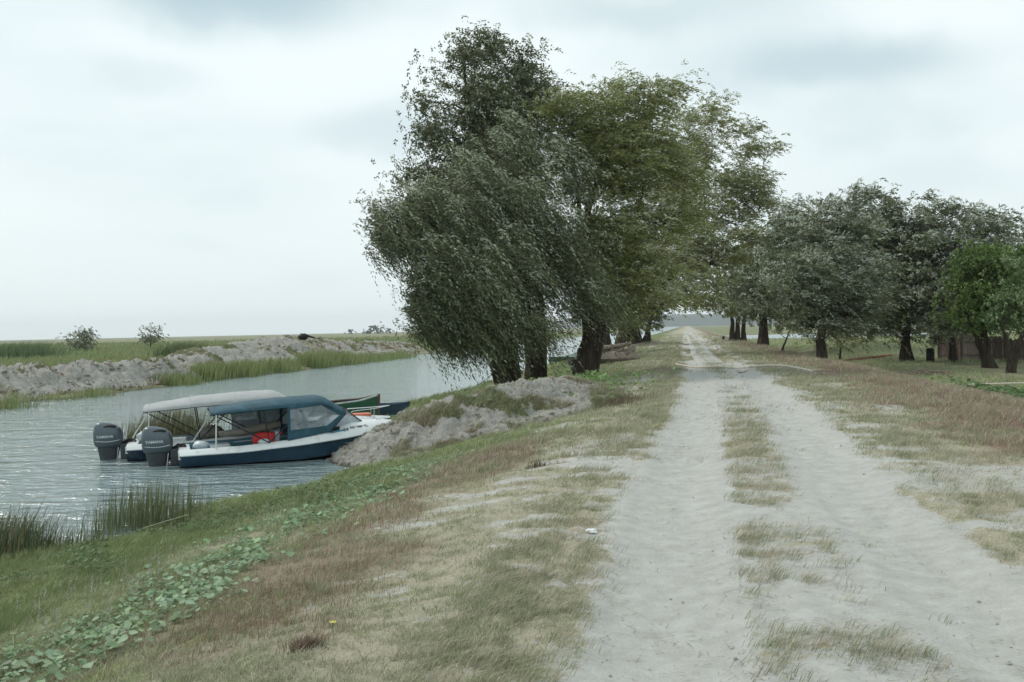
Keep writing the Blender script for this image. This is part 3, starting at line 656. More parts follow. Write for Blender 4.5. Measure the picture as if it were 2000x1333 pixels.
# far bank: meadow tufts and weeds on the spoil
def tuft_field(name, label, n, y0, y1, xa, xb, h_, w_, c, thr, seed, cat='grass'):
    x, y = scatter(n, y0, y1, xa, xb); nn = fbm(x * .25, y * .25, seed); keep = rng.random(n) < sm(thr - .08, thr + .08, nn); x, y = x[keep], y[keep]; k = len(x)
    f = y / 50
    o = blades(name, np.stack([x, y, height(x, y) - .03], 1), h_ * (.5 + .7 * rng.random(k)) * np.clip(f, .8, 3), w_ * (.6 + .8 * rng.random(k)) * f, cols(c, k, .25), .5, .25, wind=.5)
    return tag(o, label, cat, kind='stuff')
tuft_field('grass', 'green meadow grass beyond the far bank', 60000, 42, 330, lambda y: -.54 * y - 2, lambda y: xfar(y) - 4,   .3, .05, (.22, .29, .13), .35, 401)
tuft_field('grass', 'olive brown meadow grass in drifts far across the river', 30000, 60, 400, lambda y: -.54 * y - 2, lambda y: xfar(y) - 8, .3, .055, (.30, .29, .175), .48, 410)
for X, Y, Z, sa, re_, gr, pf in spoil[:]:
    X, Y, Z, sa, re_, gr, pf = [a.ravel() for a in (X, Y, Z, sa, re_, gr, pf)]
    idx = rng.integers(0, len(X), 30000); pk = rng.random(len(idx)) < np.clip(1 - sa[idx] * 1.3, 0.01, 1) * (pf[idx] > .03) * .6; idx = idx[pk]; k = len(idx)
    c = np.where((rng.random(k) < .55)[:, None], [.13, .17, .07], [.20, .14, .10])
    near = X.min() < -26
    o = blades('weeds', np.stack([X[idx], Y[idx], Z[idx] - .03], 1), .14 + .16 * rng.random(k), .03 * (.6 + .8 * rng.random(k)), cols(c, k, .3), .5, .3, wind=.6)
    tag(o, 'sparse weeds rooted on the nearer spoil ridge' if near else 'sparse weeds rooted on the farther spoil ridge', 'weeds', kind='stuff')

# reeds: every clump a thing
def reed_clump(px, py, z, rx, ry, n, h_, label, c=(.13, .17, .085), w=.010, wind=.28, name='reed_clump', group=None, hv=.45, lean=.25):
    p = PZ(px, py, z) if np.isscalar(px) else np.array(px)
    X = p[0] + rx * (rng.random(n) * 2 - 1) * np.sqrt(rng.random(n)); Y = p[1] + ry * (rng.random(n) * 2 - 1)
    zz = np.maximum(height(X, Y), -1.35)
    prof = 1 - .35 * np.abs((X - p[0]) / rx) ** 2
    H = (h_ + (-1.0 - np.minimum(zz, -1.0))) * (1 - hv * rng.random(n)) * prof
    C = cols(c, n, .35); st = rng.random(n) < .2; C[st] = cols((.25, .23, .13), st.sum(), .2)
    base = np.array([p[0], p[1], -1.0])
    o = blades(name, np.stack([X, Y, zz], 1) - base, H, w * (.6 + .8 * rng.random(n)), C, lean, .10, wind=wind)
    o.location = base
    return tag(o, label, 'reeds', group)
reed_clump(288, 1028, -1, .90, .5, 900, .80, 'dense green reed clump standing in the water in front of the near boat', w=.0075, wind=.12, lean=.16, hv=.6)
reed_clump(190, 1060, -1, .30, .35, 45, .70, 'few thin reeds left of the dense reed clump', w=.010)
reed_clump((-6.9, 11.6, -1), 0, 0, .75, .6, 1, 1) if False else None
reed_clump(0, 1085, -1, .75, .6, 900, .68, 'dark leaning reed clump at the left edge of the picture', c=(.10, .13, .07), w=.010, wind=.5, lean=.5)
reed_clump(120, 1090, -1, .9, .25, 220, .22, 'short sedge fringe along the water beside the puddle', c=(.08, .10, .045), w=.009)
reed_clump(330, 868, -1, 1.35, .8, 1500, 1.12, 'pale reed stand in the water behind the moored motorboats', c=(.13, .14, .075), w=.017)
reed_clump(480, 812, -1, 1.5, .8, 450, .8, 'reed stand behind the blue canopy', c=(.13, .14, .075), w=.016)
for i, (px, py, rx, ry, n, h_, lab) in enumerate([(20, 798, 1.2, 1.0, 260, .85, 'leftmost reeds at the foot of the nearer spoil ridge'), (190, 775, 1.0, 1.0, 220, .6, 'small reeds under the middle of the nearer spoil ridge'),
        (130, 782, 1.4, .8, 160, .45, 'low sedge on the far shoreline left of the small reeds'),
        (345, 752, 1.7, 1.8, 650, .75, 'reeds at the gap between the two spoil ridges'), (410, 742, 1.5, 2.2, 800, 1.15, 'tall reeds right of the gap between the spoil ridges'),
        (475, 735, 1.5, 2.4, 800, 1.1, 'broad reed bed under the rise of the farther ridge'), (545, 727, 1.6, 2.6, 700, 1.1, 'reeds below the middle slope of the farther ridge'),
        (615, 718, 1.9, 3, 950, 1.45, 'tallest reeds on the far shore below the ridge top'), (670, 712, 2.2, 3, 900, 1.3, 'bushy reeds right of the tallest far reeds'),
        (725, 706, 2.2, 4, 700, .9, 'low reeds at the right end of the far shore'), (775, 700, 2.2, 5, 700, .9, 'far reeds ending beside the willow curtain')]):
    reed_clump(px, py, -1, rx, ry, n, h_, lab, c=(.23, .29, .12), w=.028 if i < 3 else .045, wind=.35, group='reed beds along the far shore')
reed_clump((-27.5, 62, -1), 0, 0, 4.5, 3, 1100, 1.1, label='x') if False else None
def bush_reeds(px, py, z, rx, ry, n, h_, label, c):
    p = PZ(px, py, z); X = rng.normal(0, rx * .5, n); Y = rng.normal(0, ry * .5, n); zz = height(X + p[0], Y + p[1])
    o = blades('reed_clump', np.stack([X, Y, zz - zz.min()], 1), h_ * (.5 + .6 * rng.random(n)), .06 * (.6 + .8 * rng.random(n)), cols(c, n, .3), .5, .2, wind=.5)
    o.location = (p[0], p[1], zz.min()); tag(o, label, 'reeds')
bush_reeds(35, 704, -.7, 4.0, 5, 2200, 2.2, 'bushy green reed thicket at the far left above the spoil ridge', (.14, .20, .10))
bush_reeds(355, 700, -.6, 2.2, 3, 1300, 1.8, 'dark green thicket at the left foot of the farther ridge', (.12, .16, .075))
bush_reeds(715, 668, -.4, 2.0, 3, 500, 1.0, 'dark shrub clump on the right end of the farther ridge', (.07, .10, .05))
for px, lab in ((215, 'left rusty tuft above the nearer spoil ridge'), (250, 'middle rusty tuft above the nearer spoil ridge'), (280, 'right rusty tuft above the nearer spoil ridge')):
    p = PZ(px, 702, -.6); n = 160
    o = blades('dry_tuft', np.stack([rng.normal(0, .35, n), rng.normal(0, .3, n), np.zeros(n)], 1), .35 * (.5 + .5 * rng.random(n)), .05 * np.ones(n), cols((.30, .15, .06), n, .25), .7, .3)
    o.location = (p[0], p[1], height(p[0], p[1]) - .03); tag(o, lab, 'dry tuft', 'rusty tufts on the far bank')
# dry seed stalks beside the mound and small standing plants
def stalks(px, py, z, r, n, h_, c, label, name='dry_weed', cat='dry weed', w=.010):
    p = PZ(px, py, z); X = rng.normal(0, r, n); Y = rng.normal(0, r, n); z0 = float(height(p[0], p[1]))
    o = blades(name, np.stack([X, Y, height(X + p[0], Y + p[1]) - z0 - .02], 1), h_ * (.45 + .6 * rng.random(n)), w * (.6 + rng.random(n)), cols(c, n, .3), 1.1, .3, wind=.5)
    o.location = (p[0], p[1], z0); tag(o, label, cat)
stalks(1190, 785, 0, .42, 700, .26, (.17, .135, .10), 'brown twiggy weed at the right foot of the clay mound')
stalks(1150, 760, .0, .25, 220, .36, (.27, .24, .19), 'pale dry seed stalks in front of the leaning willow trunk')
stalks(1047, 905, -.05, .07, 60, .14, (.12, .075, .065), 'small dark withered plant on the grass below the mound')
stalks(598, 1325, -.2, .05, 420, .10, (.17, .125, .09), 'dark brown bushy weed near the bottom of the slope', w=.0035)
# ---------------------------------------------------------------- trees
BARK = mat('willow_bark', (.050, .040, .030), .95, var=.45, vscale=9, bump=1.0, bscale=14, spec=.1, stretch=(1, 1, .25), dirt=(.11, .10, .08), dscale=5)
def bez(a, b, c, n):
    t = np.linspace(0, 1, n)[:, None]; a, b, c = map(np.asarray, (a, b, c)); return (1 - t) ** 2 * a + 2 * t * (1 - t) * b + t * t * c
def make_tree(name, label, cat, depth, base, stems, lobes, palette, style, dens=1.0, leaf=(.14, .026), gz=None, group=None, twig=None, windy=1.0, seed=1, barkm=None):
    """base (px,py) at depth; stems: list of [(px,py,dy)...] + radius m; lobes: (px,py,rpx,rpy,dy,ry_m,density,shade)"""
    R_ = np.random.default_rng(seed)
    B0 = PD(base[0], base[1], depth); B0[2] = (float(height(B0[0], B0[1])) if gz is None else gz) - .08
    root = empty(name, tuple(B0)); tag(root, label, cat, group)
    px2m = depth / FPX
    tm = MB(); tips = []
    for pts, r0 in stems:
        P3 = [PD(a, b, depth + c) for a, b, c in pts]
        P3[0][2] = float(height(P3[0][0], P3[0][1])) - .12
        # smooth polyline
        Q = []
        for i in range(len(P3) - 1):
            for t_ in np.linspace(0, 1, 5)[:-1]: Q.append(P3[i] * (1 - t_) + P3[i + 1] * t_)
        Q.append(P3[-1]); Q = np.array(Q)
        for _ in range(3): Q[1:-1] = (Q[:-2] + 2 * Q[1:-1] + Q[2:]) / 4
        Q[1:-1] += R_.normal(0, r0 * .10, Q[1:-1].shape)
        rr = r0 * (.12 + .88 * (1 - np.linspace(0, 1, len(Q))) ** 1.3); rr[0] *= 1.22; rr[1] *= 1.08
        # lobed bark section
        n = 12; rings = []
        for i, q in enumerate(Q):
            tdir = Vector(Q[min(i + 1, len(Q) - 1)] - Q[max(i - 1, 0)]).normalized()
            a_ = tdir.cross(Vector((0, 1, 0))).normalized(); b_ = tdir.cross(a_)
            rings.append([Vector(q) - Vector(B0) + (a_ * math.cos(2 * math.pi * k / n) + b_ * math.sin(2 * math.pi * k / n)) * rr[i] * (1 + .12 * math.sin(3 * 2 * math.pi * k / n + i * .25) + .07 * math.sin(7 * 2 * math.pi * k / n + 1)) for k in range(n)])
        tm.loft(rings)
        tips.append((Q, rr))
    allQ = np.concatenate([q for q, _ in tips]); allR = np.concatenate([r for _, r in tips])
    V = []; C = []
    wv = np.array([1.0, .12, 0.]) * windy
    skel = []
    lobe_c = []
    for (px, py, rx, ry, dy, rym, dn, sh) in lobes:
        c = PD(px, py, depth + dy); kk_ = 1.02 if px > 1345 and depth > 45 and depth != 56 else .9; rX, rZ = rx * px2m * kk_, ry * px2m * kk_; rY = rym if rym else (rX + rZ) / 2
        lobe_c.append((c, rX, rY, rZ, dn, sh))
        # limb from the nearest lower skeleton point
        d = allQ - c; low = d[:, 2] < 0.3; dd = np.linalg.norm(d, axis=1) + np.where(low, 0, 6); k = int(np.argmin(dd))
        a = allQ[k]; mid = (a + c) / 2 + np.array([0, 0, .12 * np.linalg.norm(c - a)]) + R_.normal(0, .15, 3)
        q = bez(a, mid, c, 8); q[1:-1] += R_.normal(0, .07, q[1:-1].shape)
        r1 = min(allR[k] * .55, .025 + .018 * (rX + rZ)); tm.tube(list(q - B0), list(np.linspace(r1, r1 * .45, 8)), 7)
        # sub limbs
        nsub = 7
        for j in range(nsub):
            v = R_.normal(0, 1, 3); v[2] = v[2] * .7 + .25; v /= np.linalg.norm(v)
            e_ = c + v * np.array([rX, rY, rZ]) * (.75 + .2 * R_.random()); m_ = (c + e_) / 2 + np.array([0, 0, .12])
            s_ = bez(q[4 + j % 3], m_, e_, 6); tm.tube(list(s_ - B0), list(np.linspace(r1 * .42, .012, 6)), 5, cap=False); skel.append(s_)
    tw = twig or (.9, 14)
    for (c, rX, rY, rZ, dn, sh) in lobe_c:
        area = math.pi * rX * rZ / (px2m * px2m) / 2916.0        # silhouette in units of m2 at 36 m
        per = 20
        ncl = int(62 * 3.5 * dens * dn * area / per) + 1
        v = R_.normal(0, 1, (ncl, 3)); v[:, 2] += .15; v /= np.linalg.norm(v, axis=1)[:, None]
        rad = (R_.random(ncl) ** .38)
        ang = np.arctan2(v[:, 2], v[:, 0]); mod = 1 + (.4 if style == 'weep' else .6) * (fbm(ang * 2.6 + 9, v[:, 1] * 2 + 5, seed * 7 + int(abs(c[0]) * 10)) - .5) * 2
        pc = c + v * rad[:, None] * mod[:, None] * np.array([rX, rY, rZ])
        cl_ = fbm(pc[:, 0] * .95 * (36 / depth) ** .7 + 40, pc[:, 2] * (.6 if style == 'weep' else .95) * (36 / depth) ** .7 + pc[:, 1] * .5, seed + 3, 2, .5)
        kp = R_.random(ncl) < np.clip((.10 + 2.4 * sm(.43, .55, cl_)) if style == 'weep' else (.18 + 2.2 * sm(.40, .58, cl_)), 0, 1); pc = pc[kp]; v = v[kp]; rad = rad[kp]; ncl = len(pc)
        cs_ = (.16 + .26 * R_.random(ncl)) * (depth / 36) ** .6
        tidc = np.repeat(np.arange(ncl), per); n = len(tidc)
        if n == 0: continue
        go = R_.normal(0, 1, (n, 3)) * (np.array([.85, 1, .9]) if style == 'weep' else np.array([1.1, 1, .6]))
        p = pc[tidc] + go * cs_[tidc][:, None]; v = v[tidc] * .6 + go * .35; rad = rad[tidc]
        cl = (R_.random(ncl) * .55 + .3)[tidc]
        L = .72 * tw[0] * (.4 + 1.0 * R_.random(n) ** 1.4) * (depth / 36) ** .5; K = tw[1]
        if style == 'weep':
            d0 = v * .5 + np.array([0, 0, .40]) + wv * .85 + R_.normal(0, .25, (n, 3)); g_ = 1.65
        elif style == 'tall':
            d0 = v * .5 + np.array([0, 0, .35]) + wv * .45 + R_.normal(0, .4, (n, 3)); g_ = .85
        else:
            d0 = v * .55 + np.array([0, 0, .60]) + wv * .5 + R_.normal(0, .3, (n, 3)); g_ = .75
        d0 /= np.linalg.norm(d0, axis=1)[:, None]
        tl = np.linspace(.05, 1, K)
        pos = p[:, None, :] + d0[:, None, :] * (L[:, None] * tl)[:, :, None] * np.where(tl < .6, 1, 1 - .25 * (tl - .6))[None, :, None]
        pos[:, :, 2] -= g_ * L[:, None] * (tl ** 2)[None, :] * .75
        pos = pos + (wv * .28)[None, None, :] * (L[:, None] * tl ** 2)[:, :, None]
        tan = d0[:, None, :] + np.array([0, 0, -1.]) * (2 * g_ * .75 * tl)[None, :, None] + (wv * .6)[None, None, :] * tl[None, :, None]
        tan = tan + R_.normal(0, .45 if style != 'tall' else .6, tan.shape) + wv * .22
        tan /= np.linalg.norm(tan, axis=2)[:, :, None]
        pos = pos + R_.normal(0, .035, pos.shape)
        N_ = n * K; pos = pos.reshape(-1, 3); tan = tan.reshape(-1, 3)
        sc = (depth / 36); ll = .86 * leaf[0] * sc * (.5 + 1.0 * R_.random(N_)); lw = 1.5 * leaf[1] * sc * (.7 + .6 * R_.random(N_))
        sd_ = np.cross(tan, R_.normal(0, 1, (N_, 3))); sd_ /= np.linalg.norm(sd_, axis=1)[:, None] + 1e-9
        W_ = sd_ * (lw / 2)[:, None]
        q = np.empty((N_, 4, 3)); q[:, 0] = pos; q[:, 1] = pos + tan * (ll * .45)[:, None] + W_; q[:, 2] = pos + tan * ll[:, None]; q[:, 3] = pos + tan * (ll * .45)[:, None] - W_
        V.append(q)
        # colour: the kind's green, per twig variation, and leaves blown over show silvery backs, more on clump tops as painted highlights
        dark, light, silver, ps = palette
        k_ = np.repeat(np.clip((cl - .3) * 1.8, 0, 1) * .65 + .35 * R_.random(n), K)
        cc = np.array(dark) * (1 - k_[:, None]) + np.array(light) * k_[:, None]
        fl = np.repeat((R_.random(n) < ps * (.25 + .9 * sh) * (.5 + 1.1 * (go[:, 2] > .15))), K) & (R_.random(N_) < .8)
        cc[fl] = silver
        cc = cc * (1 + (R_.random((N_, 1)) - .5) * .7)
        C.append(np.repeat(np.concatenate([cc, np.ones((N_, 1))], 1)[:, None, :], 4, 1))
    tr = tm.build('trunk', barkm or BARK, root)
    V = np.concatenate(V) - B0; C = np.concatenate(C); n = len(V)
    np_mesh('crown', V.reshape(-1, 3), np.full(n, 4), np.arange(n * 4), FOL, root, attrs={'Col': C.reshape(-1, 4)})
    return root, n
TOTAL = 0
def T(*a, **k):
    global TOTAL
    r, n = make_tree(*a, **k); TOTAL += n; return r
PAL_W = ((.075, .090, .040), (.170, .195, .100), (.44, .48, .36), .36)
PAL_D = ((.068, .080, .038), (.158, .178, .092), (.42, .46, .35), .34)
PAL_Y = ((.130, .150, .048), (.290, .315, .115), (.48, .51, .35), .32)
PAL_G = ((.140, .155, .055), (.310, .330, .140), (.50, .52, .40), .42)
PAL_S = ((.090, .108, .055), (.215, .245, .140), (.50, .55, .46), .45)
PAL_B = ((.065, .115, .028), (.17, .26, .070), (.24, .34, .14), .2)
PAL_L = ((.085, .14, .050), (.18, .26, .11), (.30, .40, .23), .3)
PAL_K = ((.055, .063, .028), (.125, .138, .066), (.28, .30, .22), .2)
T('willow_tree', 'weeping willow with twin trunk nearest the water, its curtain hanging over the river', 'tree', 35, (990, 745),
  [([(985, 745, 0), (975, 690, 0), (960, 600, 0), (930, 500, 0), (900, 440, 0)], .34), ([(1005, 745, .2), (1000, 680, .2), (1000, 590, .2), (990, 480, 0), (985, 380, 0)], .30)],
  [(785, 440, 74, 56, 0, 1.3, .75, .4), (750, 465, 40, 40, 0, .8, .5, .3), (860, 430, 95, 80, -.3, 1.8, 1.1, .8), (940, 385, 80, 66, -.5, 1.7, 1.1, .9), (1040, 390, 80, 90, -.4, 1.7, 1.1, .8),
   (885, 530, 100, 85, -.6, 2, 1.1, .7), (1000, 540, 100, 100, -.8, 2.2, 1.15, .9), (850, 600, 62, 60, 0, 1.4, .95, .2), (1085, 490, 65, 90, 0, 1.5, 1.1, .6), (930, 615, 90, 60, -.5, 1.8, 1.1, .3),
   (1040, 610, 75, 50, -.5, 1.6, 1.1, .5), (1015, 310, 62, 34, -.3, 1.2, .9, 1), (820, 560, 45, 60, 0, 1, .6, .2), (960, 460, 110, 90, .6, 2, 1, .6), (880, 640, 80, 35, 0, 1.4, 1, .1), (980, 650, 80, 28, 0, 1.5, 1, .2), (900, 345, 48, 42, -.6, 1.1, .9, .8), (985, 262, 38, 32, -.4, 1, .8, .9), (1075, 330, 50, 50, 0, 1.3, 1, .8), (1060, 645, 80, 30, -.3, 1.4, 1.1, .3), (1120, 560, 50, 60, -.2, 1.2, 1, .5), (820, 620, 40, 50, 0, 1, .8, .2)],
  PAL_W, 'weep', 1.4, (.145, .026), twig=(1.35, 21), seed=3)
T('broadleaf_tree', 'tall dark tree rising behind the weeping willow, highest top of all', 'tree', 38, (1045, 735),
  [([(1045, 740, 0), (1040, 650, 0), (1000, 500, 0), (950, 350, 0), (915, 200, 0), (905, 110, 0)], .33), ([(1055, 735, .3), (1060, 620, .3), (1040, 450, 0), (1010, 300, 0), (1010, 160, 0)], .22)],
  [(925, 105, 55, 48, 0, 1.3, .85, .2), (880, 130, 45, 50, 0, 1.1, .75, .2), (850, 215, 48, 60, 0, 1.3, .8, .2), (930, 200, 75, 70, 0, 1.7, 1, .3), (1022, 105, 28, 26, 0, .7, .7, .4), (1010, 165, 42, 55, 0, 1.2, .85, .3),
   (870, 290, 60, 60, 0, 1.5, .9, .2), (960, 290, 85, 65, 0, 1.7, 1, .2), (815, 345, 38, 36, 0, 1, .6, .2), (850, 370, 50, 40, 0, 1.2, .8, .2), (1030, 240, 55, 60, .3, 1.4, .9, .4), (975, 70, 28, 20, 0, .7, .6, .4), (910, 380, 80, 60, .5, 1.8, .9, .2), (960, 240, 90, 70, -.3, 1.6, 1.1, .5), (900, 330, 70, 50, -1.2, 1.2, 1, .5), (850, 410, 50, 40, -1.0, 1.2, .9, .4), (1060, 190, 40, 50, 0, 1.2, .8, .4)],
  PAL_D, 'tall', 1.15, (.10, .036), twig=(.6, 13), seed=5)
T('willow_tree', 'big willow with stout leaning trunk between mound and road', 'tree', 36.5, (1135, 735),
  [([(1133, 738, 0), (1150, 670, 0), (1160, 590, 0), (1150, 500, 0), (1145, 430, 0), (1160, 360, .2), (1185, 310, .4), (1195, 240, .4)], .31), ([(1150, 640, 0), (1190, 560, .4), (1230, 470, .6), (1260, 360, .8), (1275, 250, .8)], .20), ([(1145, 425, 0), (1130, 370, -.2), (1115, 300, -.2)], .16)],
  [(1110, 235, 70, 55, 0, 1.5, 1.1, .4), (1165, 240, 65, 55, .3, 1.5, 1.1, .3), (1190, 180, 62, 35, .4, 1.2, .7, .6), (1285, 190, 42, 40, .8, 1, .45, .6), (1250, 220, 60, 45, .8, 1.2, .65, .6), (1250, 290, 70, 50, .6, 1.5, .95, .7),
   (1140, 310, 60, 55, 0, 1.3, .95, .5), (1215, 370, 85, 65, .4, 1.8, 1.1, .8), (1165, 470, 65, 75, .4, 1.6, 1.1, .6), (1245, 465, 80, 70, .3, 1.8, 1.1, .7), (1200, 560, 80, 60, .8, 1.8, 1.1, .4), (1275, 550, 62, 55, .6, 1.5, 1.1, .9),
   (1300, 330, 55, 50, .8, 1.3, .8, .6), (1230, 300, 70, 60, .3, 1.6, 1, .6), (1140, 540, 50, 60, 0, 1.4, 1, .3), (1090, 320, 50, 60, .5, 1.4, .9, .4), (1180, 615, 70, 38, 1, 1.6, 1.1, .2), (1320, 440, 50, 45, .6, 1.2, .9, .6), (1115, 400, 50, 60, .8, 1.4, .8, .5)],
  PAL_Y, 'bushy', 1.05, (.14, .027), twig=(.8, 15), seed=8)
T('willow_tree', 'open crowned willow spreading yellow green boughs out over the road', 'tree', 56, (1205, 700),
  [([(1200, 700, 0), (1225, 620, 0), (1290, 490, 0), (1350, 400, 0), (1390, 300, 0)], .32), ([(1210, 700, .5), (1230, 640, .5), (1330, 520, .5), (1400, 430, .5), (1470, 380, .5)], .26)],
  [(1390, 240, 50, 40, 0, 1.8, .85, .5), (1440, 260, 42, 35, 0, 1.6, .65, .4), (1355, 300, 65, 58, 0, 2.2, .95, .6), (1465, 325, 50, 46, 0, 1.8, .7, .5), (1410, 360, 80, 50, 0, 2.4, .85, .6), (1500, 300, 24, 30, 0, 1, .35, .5),
   (1350, 430, 75, 65, 0, 2.4, 1, .7), (1440, 440, 72, 50, 0, 2.2, .75, .5), (1490, 400, 40, 40, 0, 1.4, .45, .5), (1335, 530, 65, 50, 0, 2, 1.1, .9), (1395, 515, 55, 45, 0, 1.8, 1, .7), (1330, 370, 60, 60, 1, 2, .9, .6), (1510, 350, 18, 20, 0, .8, .35, .5), (1310, 590, 40, 30, 0, 1.5, 1, .7), (1300, 480, 60, 60, 0, 2.2, 1.1, .7), (1300, 400, 55, 55, 0, 2, 1, .6), (1450, 390, 60, 50, 0, 2, .8, .6), (1400, 470, 60, 40, 0, 2, .9, .6), (1420, 300, 70, 50, 0, 2, .85, .6), (1320, 260, 45, 40, 0, 1.6, .7, .6), (1480, 470, 40, 30, 0, 1.6, .8, .5)],
  PAL_G, 'bushy', .82, (.115, .022), twig=(.62, 14), seed=13)
T('willow_tree', 'dark willow in the row behind the driftwood pile', 'tree', 68, (1188, 690),
  [([(1186, 690, 0), (1185, 640, 0), (1190, 560, 0)], .36)], [(1190, 600, 60, 42, 0, 2.5, 1.2, .1), (1230, 560, 70, 60, 0, 2.5, 1.2, .2), (1150, 570, 60, 60, 0, 2.5, 1.1, .1)], PAL_K, 'bushy', 1.2, (.12, .028), twig=(.7, 13), seed=21)
T('willow_tree', 'willow beside the pale heap along the left of the road', 'tree', 88, (1248, 672),
  [([(1222, 675, 0), (1225, 640, 0), (1240, 580, 0)], .42), ([(1262, 672, 1), (1268, 640, 1), (1280, 570, 1)], .36), ([(1245, 672, 1), (1240, 640, 1), (1235, 570, 1)], .5)],
  [(1260, 590, 60, 45, 0, 3.2, 1.2, .2), (1305, 570, 42, 42, 0, 3, 1.1, .5), (1230, 615, 52, 26, 0, 3, 1.2, .1), (1335, 520, 42, 45, 0, 3, 1.1, .5), (1285, 615, 40, 22, 0, 2.5, 1.2, .1)], PAL_K, 'bushy', 1.2, (.11, .026), twig=(.6, 13), seed=25)
T('willow_tree', 'far willow with clustered stems right of the road end', 'tree', 100, (1442, 662),
  [([(1430, 660, 0), (1431, 620, 0), (1425, 580, 0)], .30), ([(1440, 661, 0), (1441, 620, 0), (1450, 560, 0)], .30), ([(1452, 663, 0), (1452, 620, 0), (1470, 560, 0)], .28)],
  [(1440, 560, 62, 50, 0, 3.5, 1.2, .3), (1395, 585, 42, 28, 0, 3, 1.1, .2), (1375, 560, 34, 28, 0, 2.5, 1, .4), (1465, 495, 55, 55, 0, 3.5, 1.1, .5), (1425, 520, 50, 40, 0, 3, 1.1, .4), (1362, 590, 20, 18, 0, 1.6, .8, .4), (1480, 590, 45, 35, 0, 3, 1.2, .2), (1420, 604, 50, 20, 0, 3, 1.2, .1)], PAL_Y, 'bushy', 1.15, (.11, .026), twig=(.55, 13), seed=31)
T('willow_tree', 'olive willow second in the row on the right verge', 'tree', 76, (1490, 675),
  [([(1490, 676, 0), (1491, 620, 0), (1500, 540, 0), (1510, 480, 0)], .40)],
  [(1500, 560, 60, 55, 0, 3, 1.1, .3), (1520, 485, 55, 55, 0, 3, 1.1, .4), (1462, 600, 38, 28, 0, 2.4, 1.1, .2), (1555, 570, 55, 55, 0, 3, 1.1, .3), (1560, 470, 52, 48, .5, 2.6, 1, .6), (1545, 425, 38, 32, 0, 2, .7, .6), (1560, 620, 60, 26, 0, 3, 1.1, .2), (1470, 560, 50, 50, 0, 3, 1.1, .4), (1515, 610, 60, 28, 0, 3, 1.2, .1)], PAL_S, 'bushy', 1.15, (.115, .026), twig=(.6, 13), seed=34)
T('willow_tree', 'grey green willow with straight dark trunk on the levee shoulder', 'tree', 50, (1604, 706),
  [([(1604, 708, 0), (1603, 650, 0), (1605, 590, 0), (1620, 500, 0), (1640, 430, 0)], .26)],
  [(1600, 595, 66, 38, -.3, 2, 1.15, .5), (1590, 555, 55, 40, -.2, 1.8, 1.1, .9), (1640, 565, 55, 42, 0, 1.8, 1.1, .9), (1560, 605, 34, 30, 0, 1.4, 1, .2), (1650, 480, 52, 60, 0, 2, 1, .6), (1625, 425, 50, 42, 0, 1.8, .85, .6), (1682, 400, 40, 34, .3, 1.4, .75, .6),
   (1595, 475, 52, 45, 0, 1.8, 1, .6), (1610, 625, 70, 24, 0, 1.8, 1.1, .1), (1655, 620, 40, 26, 0, 1.5, 1, .3), (1575, 640, 40, 20, 0, 1.4, 1, .2), (1640, 645, 36, 16, 0, 1.4, .9, .2), (1670, 540, 50, 60, 0, 1.8, 1.1, .7), (1560, 530, 50, 50, 0, 1.8, 1.1, .6)], PAL_S, 'bushy', 1.2, (.13, .025), twig=(.75, 14), seed=37)
T('willow_tree', 'dark willow with reddish trunk in the low meadow', 'tree', 60, (1766, 695),
  [([(1768, 697, 0), (1766, 640, 0), (1760, 560, 0), (1755, 450, 0)], .30), ([(1782, 692, .4), (1772, 660, .4), (1790, 560, .4)], .16)],
  [(1760, 392, 34, 30, 0, 1.4, .5, .6), (1735, 440, 50, 46, 0, 2, .75, .6), (1790, 445, 42, 42, 0, 1.6, .7, .5), (1750, 530, 70, 62, 0, 2.6, 1.15, .3), (1710, 590, 58, 42, 0, 2.4, 1.15, .2), (1780, 610, 46, 40, 0, 2, 1.2, .1), (1700, 520, 50, 55, 0, 2.2, 1, .5), (1750, 480, 60, 40, 0, 2, 1, .4),
   (1725, 395, 22, 26, 0, 1, .5, .6), (1690, 580, 50, 50, -1, 2, 1.1, .4), (1800, 570, 50, 50, 0, 2, 1.1, .4), (1690, 620, 40, 26, 0, 2, 1.1, .2), (1690, 460, 50, 50, 1, 2, .9, .5), (1810, 520, 50, 60, 1, 2, 1, .4), (1740, 640, 50, 24, 0, 2, 1.1, .1)], PAL_D, 'bushy', 1.2, (.12, .027), twig=(.65, 14), seed=41)
T('willow_tree', 'silvery willow in front of the board fence', 'tree', 57, (1862, 700),
  [([(1862, 700, 1), (1858, 640, 1), (1862, 560, .5), (1865, 470, 0)], .22)],
  [(1840, 445, 48, 40, 0, 1.8, .8, .7), (1895, 450, 42, 40, 0, 1.8, .75, .7), (1870, 515, 62, 50, 0, 2.2, 1.05, .9), (1838, 585, 50, 40, -.3, 2, 1.15, 1.0), (1828, 635, 40, 24, -.3, 1.6, 1.1, .8), (1948, 455, 34, 34, 0, 1.5, .6, .6), (1868, 415, 34, 20, 0, 1.3, .5, .6), (1880, 590, 40, 40, 0, 1.8, 1.1, .4), (1815, 500, 36, 50, 0, 1.8, .9, .7), (1940, 500, 50, 36, 1, 1.8, .9, .5), (1860, 640, 50, 26, 0, 1.8, 1.1, .6), (1900, 520, 60, 50, 1, 2, 1, .7)], PAL_S, 'bushy', 1.15, (.125, .026), twig=(.65, 14), seed=45)
